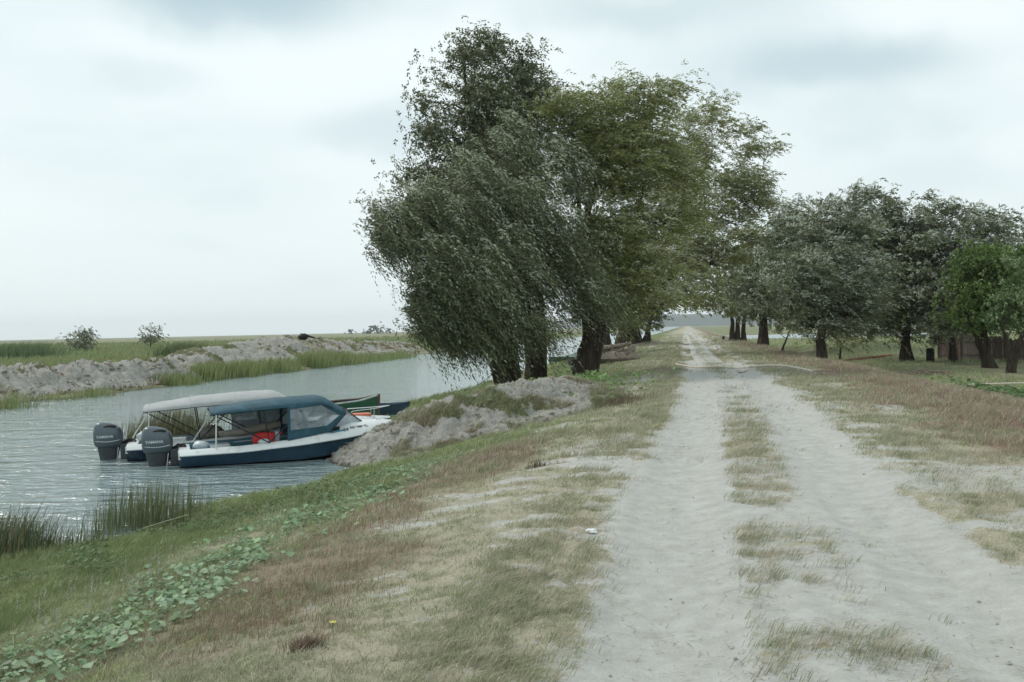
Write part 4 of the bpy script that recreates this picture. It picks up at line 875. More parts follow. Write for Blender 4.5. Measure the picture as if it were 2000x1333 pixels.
T('broadleaf_tree', 'bright green tree with dark leaning trunks over the fence', 'tree', 52, (1925, 712),
  [([(1935, 716, 0), (1915, 670, 0), (1890, 625, 0), (1875, 600, 0)], .30), ([(1928, 714, .3), (1920, 660, .3), (1925, 600, .3), (1935, 520, .2)], .28)],
  [(1938, 520, 56, 46, 0, 1.8, 1.1, .3), (1900, 540, 40, 36, 0, 1.5, 1, .3), (1980, 530, 40, 40, 0, 1.5, 1, .4), (1985, 590, 36, 40, 0, 1.5, 1.1, .3), (1915, 570, 50, 36, 0, 1.8, 1.1, .3), (1962, 560, 42, 42, 0, 1.7, 1.1, .3), (1890, 618, 46, 22, 0, 1.6, 1, .1), (1940, 605, 46, 28, 0, 1.8, 1.1, .2)], PAL_B, 'tall', 1.3, (.11, .045), twig=(.45, 12), seed=49, windy=.6)
T('broadleaf_tree', 'fresh green tree with forked trunk at the right edge', 'tree', 46, (1975, 722),
  [([(1972, 724, 0), (1975, 690, 0), (1960, 650, 0), (1950, 620, 0)], .20), ([(1974, 722, 0), (1985, 680, 0), (2010, 630, 0), (2020, 580, 0)], .20)],
  [(1995, 600, 42, 32, 0, 1.5, 1, .6), (2010, 545, 46, 42, 0, 1.6, 1, .6), (2035, 600, 42, 50, 0, 1.6, 1, .5), (1975, 625, 30, 16, 0, 1.2, .8, .6), (2060, 500, 50, 50, 0, 1.8, 1, .5)], PAL_L, 'tall', 1.3, (.10, .045), twig=(.45, 12), seed=53, windy=.6)
T('sapling_tree', 'thin leaning sapling between two willows of the right row', 'tree', 56, (1528, 697),
  [([(1524, 697, 0), (1533, 670, 0), (1545, 640, 0), (1552, 600, 0)], .075)], [(1545, 630, 30, 20, 0, 1, .6, .1), (1560, 610, 32, 20, 0, 1, .7, .1)], PAL_K, 'bushy', 1, (.10, .024), twig=(.5, 12), seed=57)
T('shrub', 'low yellow green shrub at the edge of the trees behind the dark trunk', 'shrub', 66, (1640, 690),
  [([(1640, 692, 0), (1642, 670, 0), (1645, 655, 0)], .08)], [(1650, 655, 50, 24, 0, 2, 1, .3), (1610, 660, 40, 18, 0, 2, .8, .2), (1690, 640, 50, 30, 0, 2.4, 1, .2)], PAL_G, 'bushy', 1, (.10, .026), twig=(.5, 12), seed=59)
T('willow_tree', 'dark willow filling the wood edge far right', 'tree', 82, (1830, 680),
  [([(1830, 680, 0), (1830, 620, 0), (1830, 520, 0)], .3)], [(1820, 540, 70, 70, 0, 3, 1, .3), (1900, 560, 70, 60, 0, 3, 1, .2), (1960, 520, 60, 60, 0, 3, .8, .3), (1840, 610, 80, 40, 0, 3, 1.1, .1), (1920, 640, 70, 24, 0, 3, 1.1, .1), (1985, 460, 26, 30, 0, 1.6, .45, .5)], PAL_D, 'bushy', 1.0, (.10, .025), twig=(.55, 13), seed=61)
T('willow_tree', 'dark willow deep in the wood edge behind the grey green willow', 'tree', 84, (1700, 678),
  [([(1700, 678, 0), (1698, 620, 0), (1700, 520, 0)], .28)], [(1680, 555, 60, 60, 0, 3, 1, .3), (1710, 615, 62, 40, 0, 3, 1.1, .1), (1640, 520, 50, 60, 0, 3, .9, .4), (1750, 640, 50, 22, 0, 3, 1.1, .1), (1720, 470, 40, 50, 0, 2.4, .7, .5), (1585, 560, 50, 50, 0, 3, .9, .3)], PAL_K, 'bushy', 1.0, (.10, .025), twig=(.55, 13), seed=63)
# lone bushes of the left meadow
T('shrub', 'tall grey bush standing left in the far meadow', 'shrub', 150, (155, 688),
  [([(155, 690, 0), (155, 660, 0), (153, 640, 0)], .12)], [(154, 646, 8, 18, 0, .9, 1.6, .5), (150, 668, 12, 16, 0, 1.0, 1.5, .3), (165, 656, 7, 18, 0, .8, 1.4, .4), (156, 676, 13, 10, 0, 1.0, 1.4, .4)], PAL_S, 'tall', 3.4, (.05, .020), twig=(.30, 12), seed=71, gz=-.75)
T('shrub', 'rounder grey bush standing right in the far meadow', 'shrub', 160, (294, 680),
  [([(294, 682, 0), (294, 660, 0), (294, 645, 0)], .12)], [(295, 650, 15, 14, 0, 1.4, 1.5, .5), (290, 662, 16, 10, 0, 1.4, 1.4, .3)], PAL_S, 'tall', 3.4, (.05, .020), twig=(.30, 12), seed=73, gz=-.75)
FAR = (( .05, .075, .055), (.08, .11, .08), (.1, .13, .1), .2)
for i, (px, py, r, rz_, lab) in enumerate([(682, 646, 9, 6, 'leftmost far tree clump on the horizon'), (716, 646, 6, 4, 'small second far tree clump on the horizon'), (737, 644, 11, 8, 'largest far tree clump on the horizon, third from left'), (757, 645, 9, 6, 'far tree clump on the horizon just left of the willow')]):
    T('far_tree', lab, 'tree', 1300, (px, py + 4), [([(px, py + 5, 0), (px, py, 0)], .5)], [(px - r * .3, py + 1, r * .7, rz_, 0, 6, 1, .2), (px + r * .4, py + 2, r * .6, rz_ * .8, 0, 6, 1, .2)], FAR, 'tall', 3.0, (.05, .03), twig=(.25, 9), seed=80 + i, gz=-1.2, group='trees on the horizon')
print('LEAVES', TOTAL)
# ---------------------------------------------------------------- boats
WHITE = mat('gelcoat_white', (.62, .66, .66), .35, var=.06, vscale=3, dirt=(.33, .33, .29), dscale=5, dlo=.56, dhi=.8)
NAVY = mat('hull_navy', (.018, .050, .085), .3, var=.3, vscale=2.5, dirt=(.07, .10, .09), dscale=6, dlo=.55, dhi=.8)
NAVY2 = mat('hull_deep_blue', (.010, .026, .060), .3, var=.3, vscale=2.5, dirt=(.08, .13, .12), dscale=4, dlo=.55, dhi=.8)
BLACK = mat('bottom_paint', (.010, .009, .008), .7, var=.3)
LINER = mat('liner_blue', (.06, .22, .30), .5, var=.2, vscale=5, dirt=(.14, .17, .17), dscale=4)
LINER2 = mat('liner_grey', (.26, .33, .36), .5, var=.15, vscale=5, dirt=(.15, .16, .15), dscale=4)
CANB = mat('canvas_blue', (.016, .066, .092), .8, var=.22, vscale=3, bump=.4, bscale=9, dirt=(.05, .12, .17), dscale=3)
CANG = mat('canvas_grey', (.33, .35, .35), .8, var=.10, vscale=3, bump=.3, bscale=7)
DARKC = mat('dark_fabric', (.014, .014, .018), .8, var=.3)
STEEL = mat('stainless', (.6, .62, .62), .25, metal=1.0)
ALU = mat('pale_pole', (.62, .62, .58), .4)
COWL = mat('cowling_grey', (.085, .112, .128), .28, metal=.25, var=.08, vscale=2)
LEG = mat('engine_leg', (.055, .06, .066), .4, metal=.2, var=.25)
LETW = mat('lettering_white', (.6, .64, .66), .4)
LETK = mat('lettering_black', (.02, .02, .02), .5)
REDP = mat('flag_red', (.32, .02, .05), .5)
ORNG = mat('faded_orange', (.55, .17, .10), .6, var=.2, vscale=9)
WIN = bpy.data.materials.new('clear_vinyl'); WIN.use_nodes = True; t = WIN.node_tree; t.nodes.clear()
_o = nd(t, 'ShaderNodeOutputMaterial'); _t = nd(t, 'ShaderNodeBsdfTransparent', i_Color=(.82, .86, .88, 1)); _p = nd(t, 'ShaderNodeBsdfPrincipled', i_Roughness=.12)
_p.inputs['Base Color'].default_value = (.36, .42, .46, 1); _m = nd(t, 'ShaderNodeMixShader'); _n = nd(t, 'ShaderNodeTexNoise', i_Scale=4.0, i_Detail=5.0, i_Distortion=1.2)
_r = nd(t, 'ShaderNodeMapRange'); _r.inputs['From Min'].default_value = .35; _r.inputs['From Max'].default_value = .7; _r.inputs['To Min'].default_value = .38; _r.inputs['To Max'].default_value = .72
t.links.new(_n.outputs['Fac'], _r.inputs['Value']); t.links.new(_r.outputs[0], _m.inputs[0]); t.links.new(_t.outputs[0], _m.inputs[1]); t.links.new(_p.outputs[0], _m.inputs[2]); t.links.new(_m.outputs[0], _o.inputs[0])
_b = nd(t, 'ShaderNodeBump', i_Strength=.8, i_Distance=.03); t.links.new(_n.outputs['Fac'], _b.inputs['Height']); t.links.new(_b.outputs[0], _p.inputs['Normal'])
_c = nd(t, 'ShaderNodeTexCoord'); t.links.new(_c.outputs['Object'], _n.inputs['Vector'])

def lettering(name, txt, size, parent, matl, loc, X, Y, ext=.002, stretch=1.0):
    cu = bpy.data.curves.new(name, 'FONT'); cu.body = txt; cu.size = size; cu.extrude = ext; cu.align_x = 'CENTER'; cu.align_y = 'CENTER'
    cu.materials.append(matl); cu.offset = size * .018
    o = bpy.data.objects.new(name, cu); col.objects.link(o); o.parent = parent
    X = Vector(X).normalized(); Y = Vector(Y); Y = (Y - X * Y.dot(X)).normalized(); Z = X.cross(Y)
    m = Matrix.Identity(4)
    for i in range(3): m[i][0] = X[i] * stretch; m[i][1] = Y[i]; m[i][2] = Z[i]; m[i][3] = loc[i]
    bpy.context.view_layer.update()
    me = bpy.data.meshes.new_from_object(o.evaluated_get(bpy.context.evaluated_depsgraph_get())); bpy.data.objects.remove(o)
    o = bpy.data.objects.new(name, me); col.objects.link(o); o.parent = parent; o.matrix_local = m
    return o

def outboard(parent, x0=0.0, yaw=0.0):
    """motor hung on the transom; local metres, z above the water"""
    def ring(cx, a, c, z, n=28, p=2.7, tilt=0.0):
        R_ = []
        for k in range(n):
            th = 2 * math.pi * k / n; cs, sn = math.cos(th), math.sin(th)
            X = a * math.copysign(abs(cs) ** (2 / p), cs); Yv = c * math.copysign(abs(sn) ** (2 / p), sn)
            R_.append((x0 + cx + X, Yv, z + tilt * X))
        return R_
    leg = MB()
    leg.loft([ring(-.44, a, c, z, 16) for a, c, z in ((.25, .145, .33), (.235, .13, .22), (.20, .11, .05), (.17, .08, -.12), (.12, .05, -.3), (.10, .03, -.5))])
    leg.loft([ring(-.46, a, c, z, 16) for a, c, z in ((.25, .11, -.075), (.25, .11, -.055))])          # anti-ventilation plate
    mo = leg.build('outboard_motor', LEG, parent)
    c = MB()
    c.loft([ring(cx, a, w, z, tilt=tl) for cx, a, w, z, tl in ((-.44, .235, .15, .285, 0), (-.44, .285, .19, .31, 0), (-.44, .31, .212, .37, 0), (-.44, .322, .222, .46, .02), (-.445, .322, .222, .56, .02), (-.45, .312, .215, .66, .0), (-.46, .285, .196, .74, -.06), (-.475, .235, .16, .80, -.10), (-.485, .16, .105, .838, -.12), (-.49, .05, .03, .852, -.12))])
    cw = c.build('cowling', COWL, mo)
    s = MB()
    for sg in (-1, 1):
        pts = [(x0 - .44 - .27 + .54 * t_, sg * (.228 - .02 * abs(2 * t_ - 1) ** 4), .445 - .03 * math.sin(math.pi * t_) + .015 * t_) for t_ in np.linspace(0, 1, 12)]
        s.tube(pts, [.002] + [.0065] * 10 + [.002], 6)
    s.build('stripe', LETW, mo)
    v = MB()
    for sg in (-1, 1):
        a = []; b_ = []
        for t_ in np.linspace(0, 1, 10):
            X = -.52 + .26 * t_; h_ = .026 * math.sin(math.pi * t_) ** .7
            a.append((x0 + X, sg * (.183 + .012), .742 + .015 * math.sin(math.pi * t_))); b_.append((x0 + X, sg * (.150 + .01), .775 + h_ * .5 + .015 * math.sin(math.pi * t_)))
        v.loft([[p_ for p_ in a], [q_ for q_ in b_]], cap=False, closed=False)
    v.build('air_vent', BLACK, mo, thick=.012)
    br = MB(); br.box((x0 - .10, 0, .18), (.16, .26, .34)); br.box((x0 - .02, .10, .30), (.10, .05, .12)); br.box((x0 - .02, -.10, .30), (.10, .05, .12)); br.tube([(x0 - .2, .0, .30), (x0 + .02, .0, .36), (x0 + .22, .04, .34)], .022)
    br.build('bracket', LEG, mo, bevel=.01)
    rod = MB(); rod.tube([(x0 - .22, -.135, .28), (x0 - .26, -.13, -.03)], .012); rod.build('trim_rod', STEEL, mo)
    hs = MB()
    for k, (a, b_, cz) in enumerate(((.0, .06, .30), (.05, -.05, .33), (-.03, .0, .27), (.02, .10, .35))):
        hs.tube([Vector((x0 - .16, a, cz)), Vector((x0 - .02, a * .5 - .02, cz + .10)), Vector((x0 + .12, b_, cz + .06)), Vector((x0 + .22, b_, cz - .06))], .016)
    hs.build('hose', DARKC, mo)
    lettering('lettering', 'YAMAHA', .088, mo, LETW, (x0 - .50, -.2262, .535), (1, 0, .02), (0, 0, 1))
    mo.scale = (.95, .95, .95)
    return mo

def motorboat(label, C, heading, L, beamk, hullm, linerm, canopym, cx, seed, curtain=True, railing=True, cabm=None):
    """cx: canopy stations [(x, hem z, crown z, half width)]"""
    root = empty('motorboat', (C[0], C[1], -1.0), heading); tag(root, label, 'boat', 'moored motorboats')
    U = [0, .12, .25, .4, .5, .6, .7, .78, .85, .91, .96, 1.0]
    fb = lambda u: np.interp(u, [0, .25, .5, .7, .85, .95, 1], [.80, .86, .86, .75, .50, .22, .035]) * beamk
    fr = lambda u: np.interp(u, [0, .25, .5, .7, .85, 1], [.27, .29, .37, .46, .55, .64])
    fch = lambda u: np.interp(u, [0, .5, .7, .85, 1], [.03, .05, .13, .27, .60])
    fk = lambda u: np.interp(u, [0, .5, .7, .85, .95, 1], [-.2, -.18, -.08, .10, .35, .60])
    Ud = np.linspace(0, 1, 40)
    flare = lambda u: 1 - .18 * (1 - .3 * u)
    def sec(u):
        b_, r_, ch, k_ = fb(u), fr(u), fch(u), fk(u); x = u * L
        side = [(x, -b_, r_), (x, -b_ * .985, r_ - .045), (x, -b_ * .955, r_ - .05), (x, -(b_ * flare(u) * .5 + b_ * .955 * .5), (r_ - .05) * .5 + ch * .5), (x, -b_ * flare(u), ch)]
        return side + [(p[0], -p[1], p[2]) for p in side[::-1]]
    h = MB(); R_ = [sec(u) for u in Ud]
    h.loft([r[:5] for r in R_], cap=False, closed=False); h.loft([r[5:] for r in R_], cap=False, closed=False)
    r0 = R_[0]; h.add(r0, [tuple(range(10))])
    hull = h.build('hull', hullm, root)
    bt = MB(); bt.loft([[(u * L, -fb(u) * flare(u), fch(u)), (u * L, 0, fk(u)), (u * L, fb(u) * flare(u), fch(u))] for u in Ud], cap=False, closed=False)
    bt.add([(0, -fb(0) * flare(0), fch(0)), (0, 0, fk(0)), (0, fb(0) * flare(0), fch(0))], [(0, 1, 2)]); bt.build('hull_bottom', BLACK, root)
    # deck
    crown = lambda u: np.interp(u, [0, .45, .62, .72, .85, 1], [.11, .13, .20, .24, .17, .02])
    def dk(u, v):                                    # v 0 rail .. 1 centreline (starboard)
        return Vector((u * L, -(fb(u) + .012) * (1 - v), fr(u) + .004 + crown(u) * math.sin(math.pi / 2 * min(v / (.55 if u > .6 else .30), 1)) ** .8))
    d = MB()
    vs_ = np.linspace(0, .17, 5)
    for sg in (1, -1):
        d.loft([[(lambda p: (p.x, p.y * sg, p.z))(dk(u, v)) for v in vs_] for u in np.linspace(0, .66, 22)], cap=False, closed=False)
    vf = list(np.linspace(0, 1, 10)); 
    d.loft([[tuple(dk(u, v)) for v in vf] + [(lambda p: (p.x, -p.y, p.z))(dk(u, v)) for v in vf[::-1][1:]] for u in np.linspace(.66, 1, 24)], cap=False, closed=False)
    d.box((.10, 0, .33), (.22, 1.2 * beamk, .05)); d.box((.0, .0, .25), (.05, fb(0) * 1.9, .14))
    deck = d.build('deck', WHITE, root, bevel=.004)
    rb = MB()
    for sg in (1, -1): rb.tube([(u * L, sg * (fb(u) + .012), fr(u) - .008) for u in np.linspace(0, 1, 30)], .017, 8)
    rb.tube([(0, -fb(0), fr(0) - .008), (0, fb(0), fr(0) - .008)], .017); rb.build('rub_rail', WHITE, root)
    l = MB()
    for sg in (1, -1):
        l.loft([[(u * L, sg * (fb(u) + .01) * .83, fr(u) + crown(u) * .75), (u * L, sg * fb(u) * .80, .10), (u * L, 0, .08)] for u in np.linspace(.03, .70, 16)], cap=False, closed=False)
    l.box((.68 * L, 0, .34), (.04, 1.3 * beamk, .5)); l.build('cockpit_liner', linerm, root)
    for k, (sx, sy, wd) in enumerate(((.17, 0, 1.2), (.44, .33, .5), (.44, -.33, .5))):
        s = MB(); s.box((sx * L, sy, .24), (.42, wd * beamk, .22))
        if k: s.box((sx * L - .20, sy, .46), (.09, wd * beamk, .34))
        s.build('seat', LINER2 if linerm is LINER else WHITE, root, bevel=.03)
    ws = MB(); ws.box((.64 * L, -.33, .52), (.22, .5, .28)); ws.tube([(.60 * L - .02 + .13 * math.sin(a) * .3, -.33 + .14 * math.cos(a), .62 + .14 * math.sin(a)) for a in np.linspace(0, 6.28, 18)], .014, 6); ws.build('helm_console', DARKC, root)
    outboard(root)
    # canopy
    can = MB(); rows = []; n = 15
    X = np.linspace(cx[0][0], cx[-1][0], 30)
    hem = np.interp(X, [c[0] for c in cx], [c[1] for c in cx]); cro = np.interp(X, [c[0] for c in cx], [c[2] for c in cx]); hw = np.interp(X, [c[0] for c in cx], [c[3] for c in cx])
    for i, x_ in enumerate(X):
        row = []
        for j in range(n):
            a = -1 + 2 * j / (n - 1); z_ = hem[i] + (cro[i] - hem[i]) * (1 - abs(a) ** 4.5) - .012 * math.sin(i * .85) ** 2 * (1 - abs(a))
            row.append((x_, hw[i] * math.sin(a * math.pi / 2) ** 1 if False else hw[i] * a * (1 + .06 * (1 - a * a)), z_))
        rows.append(row)
    can.loft(rows, cap=False, closed=False)
    canopy = can.build('canopy', canopym, root, thick=.012)
    un = MB(); un.loft([[(p[0], p[1] * .985, p[2] - .022) for p in r] for r in rows[:-1]], cap=False, closed=False); un.build('canopy_underside', DARKC, root)  # separate dark sheet just beneath the canopy surface
    sm_ = MB()
    for i in (1, 9, 18, 25, 28):
        sm_.tube([(p[0], p[1], p[2] + .004) for p in rows[i]], .009, 5, cap=False)
    for e_ in (0, -1): sm_.tube([(r[e_][0], r[e_][1], r[e_][2]) for r in rows], .010, 5, cap=False)
    sm_.build('seam', canopym, canopy)
    # frame hoops and straps
    bx0 = cx[0][0] + .9
    for sg in (-1, 1):
        fr_ = MB()
        for xe, zi in ((cx[0][0] + .06, 0), (cx[0][0] + 1.05, 0), (cx[0][0] + 1.9, 0)):
            ze = np.interp(xe, X, hem) - .01; w_ = np.interp(xe, X, hw)
            fr_.tube([(bx0 + .25, sg * fb(bx0 / L) * .90, fr(bx0 / L) + .12), (xe, sg * w_ * .97, ze)], .013, 6)
        fr_.build('canopy_frame', DARKC, root)
    for sg in (-1, 1):
        pl = MB(); xe = cx[0][0] + .12; pl.tube([(cx[0][0] - .02 + (.12 if sg < 0 else -.3), sg * fb(.1) * .9, fr(.1) + .09), (xe, sg * np.interp(xe, X, hw) * .98, np.interp(xe, X, hem) - .01)], .014, 8); pl.build('canopy_pole', ALU, root)
    # side curtains with clear windows and the windscreen
    xa, xf = cx[-1][0] - 1.22, cx[-1][0]
    for sg in (-1, 1):
        y_ = lambda x_, top: sg * (np.interp(x_, X, hw) * 1.0 if top else fb(min(x_ / L, 1)) * .90)
        z_h = lambda x_: np.interp(x_, X, hem)
        out = [(xa, y_(xa, 0), fr(xa / L) + .10), (xa, y_(xa, 1), z_h(xa)), (xf - .5, y_(xf - .5, 1), z_h(xf - .5)), (xf, y_(xf, 1), z_h(xf)), (xf - .35, y_(xf - .35, 0), fr((xf - .35) / L) + .16)]
        cen = np.mean(np.array(out), 0); oo = [np.array(p) for p in out]
        inn = []
        low = .30
        w0 = oo[0] * (1 - low) + oo[1] * low; w4 = oo[4] * (1 - .22) + oo[2] * .22
        inn = [w0 + (0.06, 0, 0), oo[1] * .93 + oo[0] * .07 + (.06, 0, 0), oo[2] * .93 + cen * .07, oo[3] * .80 + cen * .20, w4 * .95 + cen * .05]
        off = np.array([0, sg * .004, 0])
        f = MB(); f.add([p for p in oo] + [p for p in inn], [(i, (i + 1) % 5, 5 + (i + 1) % 5, 5 + i) for i in range(5)])
        f.build('side_curtain', canopym if cabm is None else cabm, root, smooth=False, thick=.012)
        w = MB(); w.add(inn, [(0, 1, 2, 3, 4)]); w.build('clear_window', WIN, root, smooth=False)
    # windscreen: three panes round the front
    xb = xf + .42
    top = [(xf, -np.interp(xf, X, hw), z_h(xf)), (xf + .06, -.30, cro[-1] - .02), (xf + .06, .30, cro[-1] - .02), (xf, np.interp(xf, X, hw), z_h(xf))]
    ub = (xf - .35) / L
    p1 = dk(ub, .22); p2 = dk(min(xb / L, .93), .72)
    bot = [tuple(p1), tuple(p2), (p2.x, -p2.y, p2.z), (p1.x, -p1.y, p1.z)]
    for k in range(3):
        w = MB(); w.add([bot[k], bot[k + 1], top[k + 1], top[k]], [(0, 1, 2, 3)]); w.build('windscreen_pane', WIN, root, smooth=False)
    wf = MB(); wf.tube([Vector(b_) + Vector((0, 0, .012)) for b_ in bot], .012, 6); wf.tube([top[0], top[1], top[2], top[3]], .012, 6)
    for k in range(4): wf.tube([bot[k], top[k]], .011, 6)
    wf.build('windscreen_frame', DARKC, root)
    # foredeck hardware
    if railing:
        r = MB()
        for sg in (-1, 1):
            r.tube([(.80 * L, sg * fb(.8) * .8, fr(.8) + .14), (.84 * L, sg * fb(.84) * .8, fr(.84) + .30), (.93 * L, sg * fb(.93) * .9, fr(.93) + .27), (1.0 * L, 0, fr(1) + .27)], .011, 6)
            r.tube([(.93 * L, sg * fb(.93) * .85, fr(.93) + .05), (.93 * L, sg * fb(.93) * .9, fr(.93) + .27)], .011, 6)
        r.build('bow_rail', STEEL, root)
    cl = MB(); cl.box((.955 * L, 0, fr(.95) + .07), (.12, .025, .02)); cl.tube([(.955 * L, 0, fr(.95) + .02), (.955 * L, 0, fr(.95) + .07)], .015)
    for sg in (-1, 1): cl.tube([(.84 * L, sg * .18, fr(.84) + .14), (.84 * L, sg * .18, fr(.84) + .20), (.86 * L, sg * .18, fr(.84) + .20), (.86 * L, sg * .18, fr(.84) + .14)], .008, 6)
    cl.build('cleat', STEEL, root)
    return root, dk, fb, fr
HD = math.radians(19)
b1, dk1, fb1, fr1 = motorboat('near motorboat with blue canopy and clear windows, bow run up on the mound', (-6.91, 20.5), HD, 4.86, 1.0, NAVY, LINER, CANB,
    [(.60, 1.05, 1.13, .74), (1.3, 1.09, 1.22, .76), (2.0, 1.13, 1.28, .76), (2.86, 1.17, 1.31, .74), (2.93, 1.15, 1.29, .73), (3.34, .93, 1.03, .66)], 1, railing=False)
# registration on the starboard shoulder of the foredeck
def on_deck(u, v, lift=.006):
    p = dk1(u, v); dxv = (dk1(u + .01, v) - dk1(u - .01, v)).normalized(); dyv = (dk1(u, v + .02) - dk1(u, v - .02)).normalized(); n = dxv.cross(dyv).normalized()
    return p + n * lift, dxv, dyv
for k, mt in enumerate((REDP, LETW, REDP)):
    p, dxv, dyv = on_deck(.682 + .0062 * k, .20)
    f = MB(); a = dxv * .014; b_ = dyv * .048; f.add([p - a - b_, p + a - b_, p + a + b_, p - a + b_], [(0, 1, 2, 3)]); f.build('flag_stripe', mt, b1, smooth=False)
p, dxv, dyv = on_deck(.748, .215); lettering('registration', 'RO 1987 TL', .085, b1, LETK, p, dxv, dyv, stretch=.95)
b2, dk2, fb2, fr2 = motorboat('farther motorboat with long light grey canopy, moored behind the blue one', (-8.42, 21.75), math.radians(17), 5.75, 1.0, NAVY2, LINER2, CANG,
    [(.34, 1.05, 1.14, .80), (1.4, 1.12, 1.29, .82), (2.3, 1.17, 1.35, .82), (3.05, 1.18, 1.37, .80), (3.25, 1.12, 1.30, .78), (3.4, 1.04, 1.20, .76)], 2, railing=True, cabm=CANG)
def local(root, p):
    return root.location + Matrix.Rotation(root.rotation_euler.z, 3, 'Z') @ Vector(p)
def thing_at(name, label, cat, mb, m_, root, p, bevel=0, group=None, rz=None):
    o = mb.build(name, m_, None, bevel=bevel); o.location = local(root, p); o.rotation_euler.z = root.rotation_euler.z if rz is None else rz
    return tag(o, label, cat, group)
RED = mat('red_cloth', (.50, .025, .02), .6, var=.25, vscale=7, bump=.4)
KHAKI = mat('khaki_cloth', (.19, .18, .15), .9, var=.3, vscale=6, bump=.8, bscale=12)
GREYC = mat('grey_tarp', (.28, .30, .31), .8, var=.25, vscale=7, bump=.8, bscale=12)
WBAG = mat('pale_plastic', (.50, .58, .60), .45, var=.15, vscale=7, bump=.4)
thing_at('bag', 'bright red bag on the seat of the near boat under the blue canopy', 'bag', MB().loft([[(a * .27 + .05 * k, b * .16, z) for a, b in ((-1, -1), (1, -1), (1, 1), (-1, 1))] for k, z in ((0, 0), (0, .16), (2, .24))]), RED, b1, (1.72, -.30, .36), bevel=.04)
thing_at('cushion', 'small pale round cushion below the red bag in the near boat', 'cushion', MB().ball((0, 0, .05), (.13, .09, .07), 3, 14, 9, .05), WBAG, b1, (1.66, -.62, .38))
thing_at('rolled_tarp', 'grey brown rolled tarp lying along the seats of the near boat', 'tarp', MB().tube([(-.75, .05, 0), (-.3, -.02, .03), (.1, .02, .10), (.5, 0, .16)], [.06, .085, .09, .07], 12), KHAKI, b1, (1.55, -.05, .58))
thing_at('plastic_bag', 'white plastic bag at the stern of the near boat', 'bag', MB().ball((0, 0, .08), (.16, .12, .10), 4, jit=.22), WBAG, b1, (.42, -.42, .33))
thing_at('plastic_bag', 'white plastic bag at the stern of the grey canopied boat', 'bag', MB().ball((0, 0, .1), (.16, .14, .13), 5, jit=.2), WBAG, b2, (.30, .15, .33))
thing_at('plastic_bag', 'pale bundle on the gunwale between the two outboards', 'bag', MB().ball((0, 0, .09), (.20, .12, .12), 6, jit=.22), WBAG, b2, (.62, -.45, .33))
thing_at('sack', 'brown sack on the seat of the grey canopied boat', 'sack', MB().ball((0, 0, .14), (.26, .2, .17), 7, jit=.15), KHAKI, b2, (1.75, -.2, .35))
thing_at('sack', 'grey tarpaulin bundle amidships in the grey canopied boat', 'sack', MB().ball((0, 0, .16), (.42, .25, .22), 8, jit=.25), GREYC, b2, (2.6, -.2, .36))
thing_at('foam_mat', 'faded orange mat lying on the bow of the grey canopied boat', 'mat', MB().box((0, 0, .05), (.55, .34, .10)), ORNG, b2, (5.02, -.02, .66), bevel=.02)

GREENH = mat('hull_green', (.012, .085, .045), .4, var=.25, vscale=4, dirt=(.03, .05, .03), dscale=5)
DKWOOD = mat('tarred_wood', (.016, .015, .014), .7, var=.4, vscale=7, bump=.5, stretch=(.3, 1, 1))
RIMW = mat('worn_rim', (.36, .42, .38), .6, var=.3, vscale=8)
RIMK = mat('brown_rim', (.10, .075, .06), .7, var=.3, vscale=8)
BLUEH = mat('hull_slate_blue', (.03, .06, .10), .5, var=.3, vscale=4)
TEAL = mat('tarp_teal', (.045, .10, .095), .7, var=.25, vscale=4)
def rowboat(label, C, heading, L, B_, fbd, bow, hullm, innerm, rimm, farrim=None, group='wooden rowing boats', z0=-1.0, keel=-.12):
    """C is the bow point; the boat runs back from it"""
    root = empty('rowing_boat', (C[0], C[1], z0), heading); tag(root, label, 'boat', group)
    Ud = np.linspace(0, 1, 26)
    b_ = lambda u: B_ / 2 * np.interp(u, [0, .15, .4, .6, .8, .93, 1], [.55, .82, 1, .97, .68, .28, .03])
    r_ = lambda u: np.interp(u, [0, .3, .6, .85, 1], [fbd * 1.08, fbd, fbd * 1.08, fbd + (bow - fbd) * .55, bow])
    k_ = lambda u: np.interp(u, [0, .15, .8, .95, 1], [.0, keel, keel * .8, .10, .28])
    X = lambda u: (u - 1) * L
    h = MB()
    for sg in (-1, 1):
        h.loft([[(X(u), sg * b_(u), r_(u)), (X(u) - .0, sg * b_(u) * .88, (r_(u) + k_(u)) / 2), (X(u), sg * b_(u) * .62, k_(u) + .02), (X(u), 0, k_(u))] for u in Ud], cap=False, closed=False)
    h.add([(X(0), -b_(0), r_(0)), (X(0), -b_(0) * .62, k_(0)), (X(0), b_(0) * .62, k_(0)), (X(0), b_(0), r_(0))], [(0, 1, 2, 3)])
    h.build('hull', hullm, root)
    i_ = MB()
    for sg in (-1, 1):
        i_.loft([[(X(u), sg * (b_(u) - .012), r_(u) - .004), (X(u), sg * b_(u) * .80, (r_(u) + k_(u)) / 2 + .03), (X(u), 0, k_(u) + .06)] for u in np.linspace(.01, .97, 24)], cap=False, closed=False)
    i_.build('inner_planking', innerm, root)
    for sg in (-1, 1):
        g_ = MB(); g_.tube([(X(u), sg * b_(u), r_(u)) for u in Ud], .026, 6); g_.build('gunwale', rimm if (sg < 0 or farrim is None) else farrim, root)
    for u in (.12, .42, .68):
        s = MB(); s.box((X(u), 0, r_(u) - .12), (.24, 2 * b_(u) * .95, .03)); s.build('seat', innerm, root)
    st = MB(); st.tube([(X(.955), 0, .05), (.0, 0, .32), (.03, 0, bow + .03)], [.03, .045, .05], 6); st.build('stem_post', rimm if farrim is None else farrim, root)
    return root
pb = PD(737, 768, 25.6)
b3 = rowboat('green wooden boat with dark inside and high bow, beyond the two motorboats', (pb[0], pb[1]), math.radians(12), 3.0, 1.25, .80, 1.02, GREENH, DKWOOD, RIMW, RIMK)
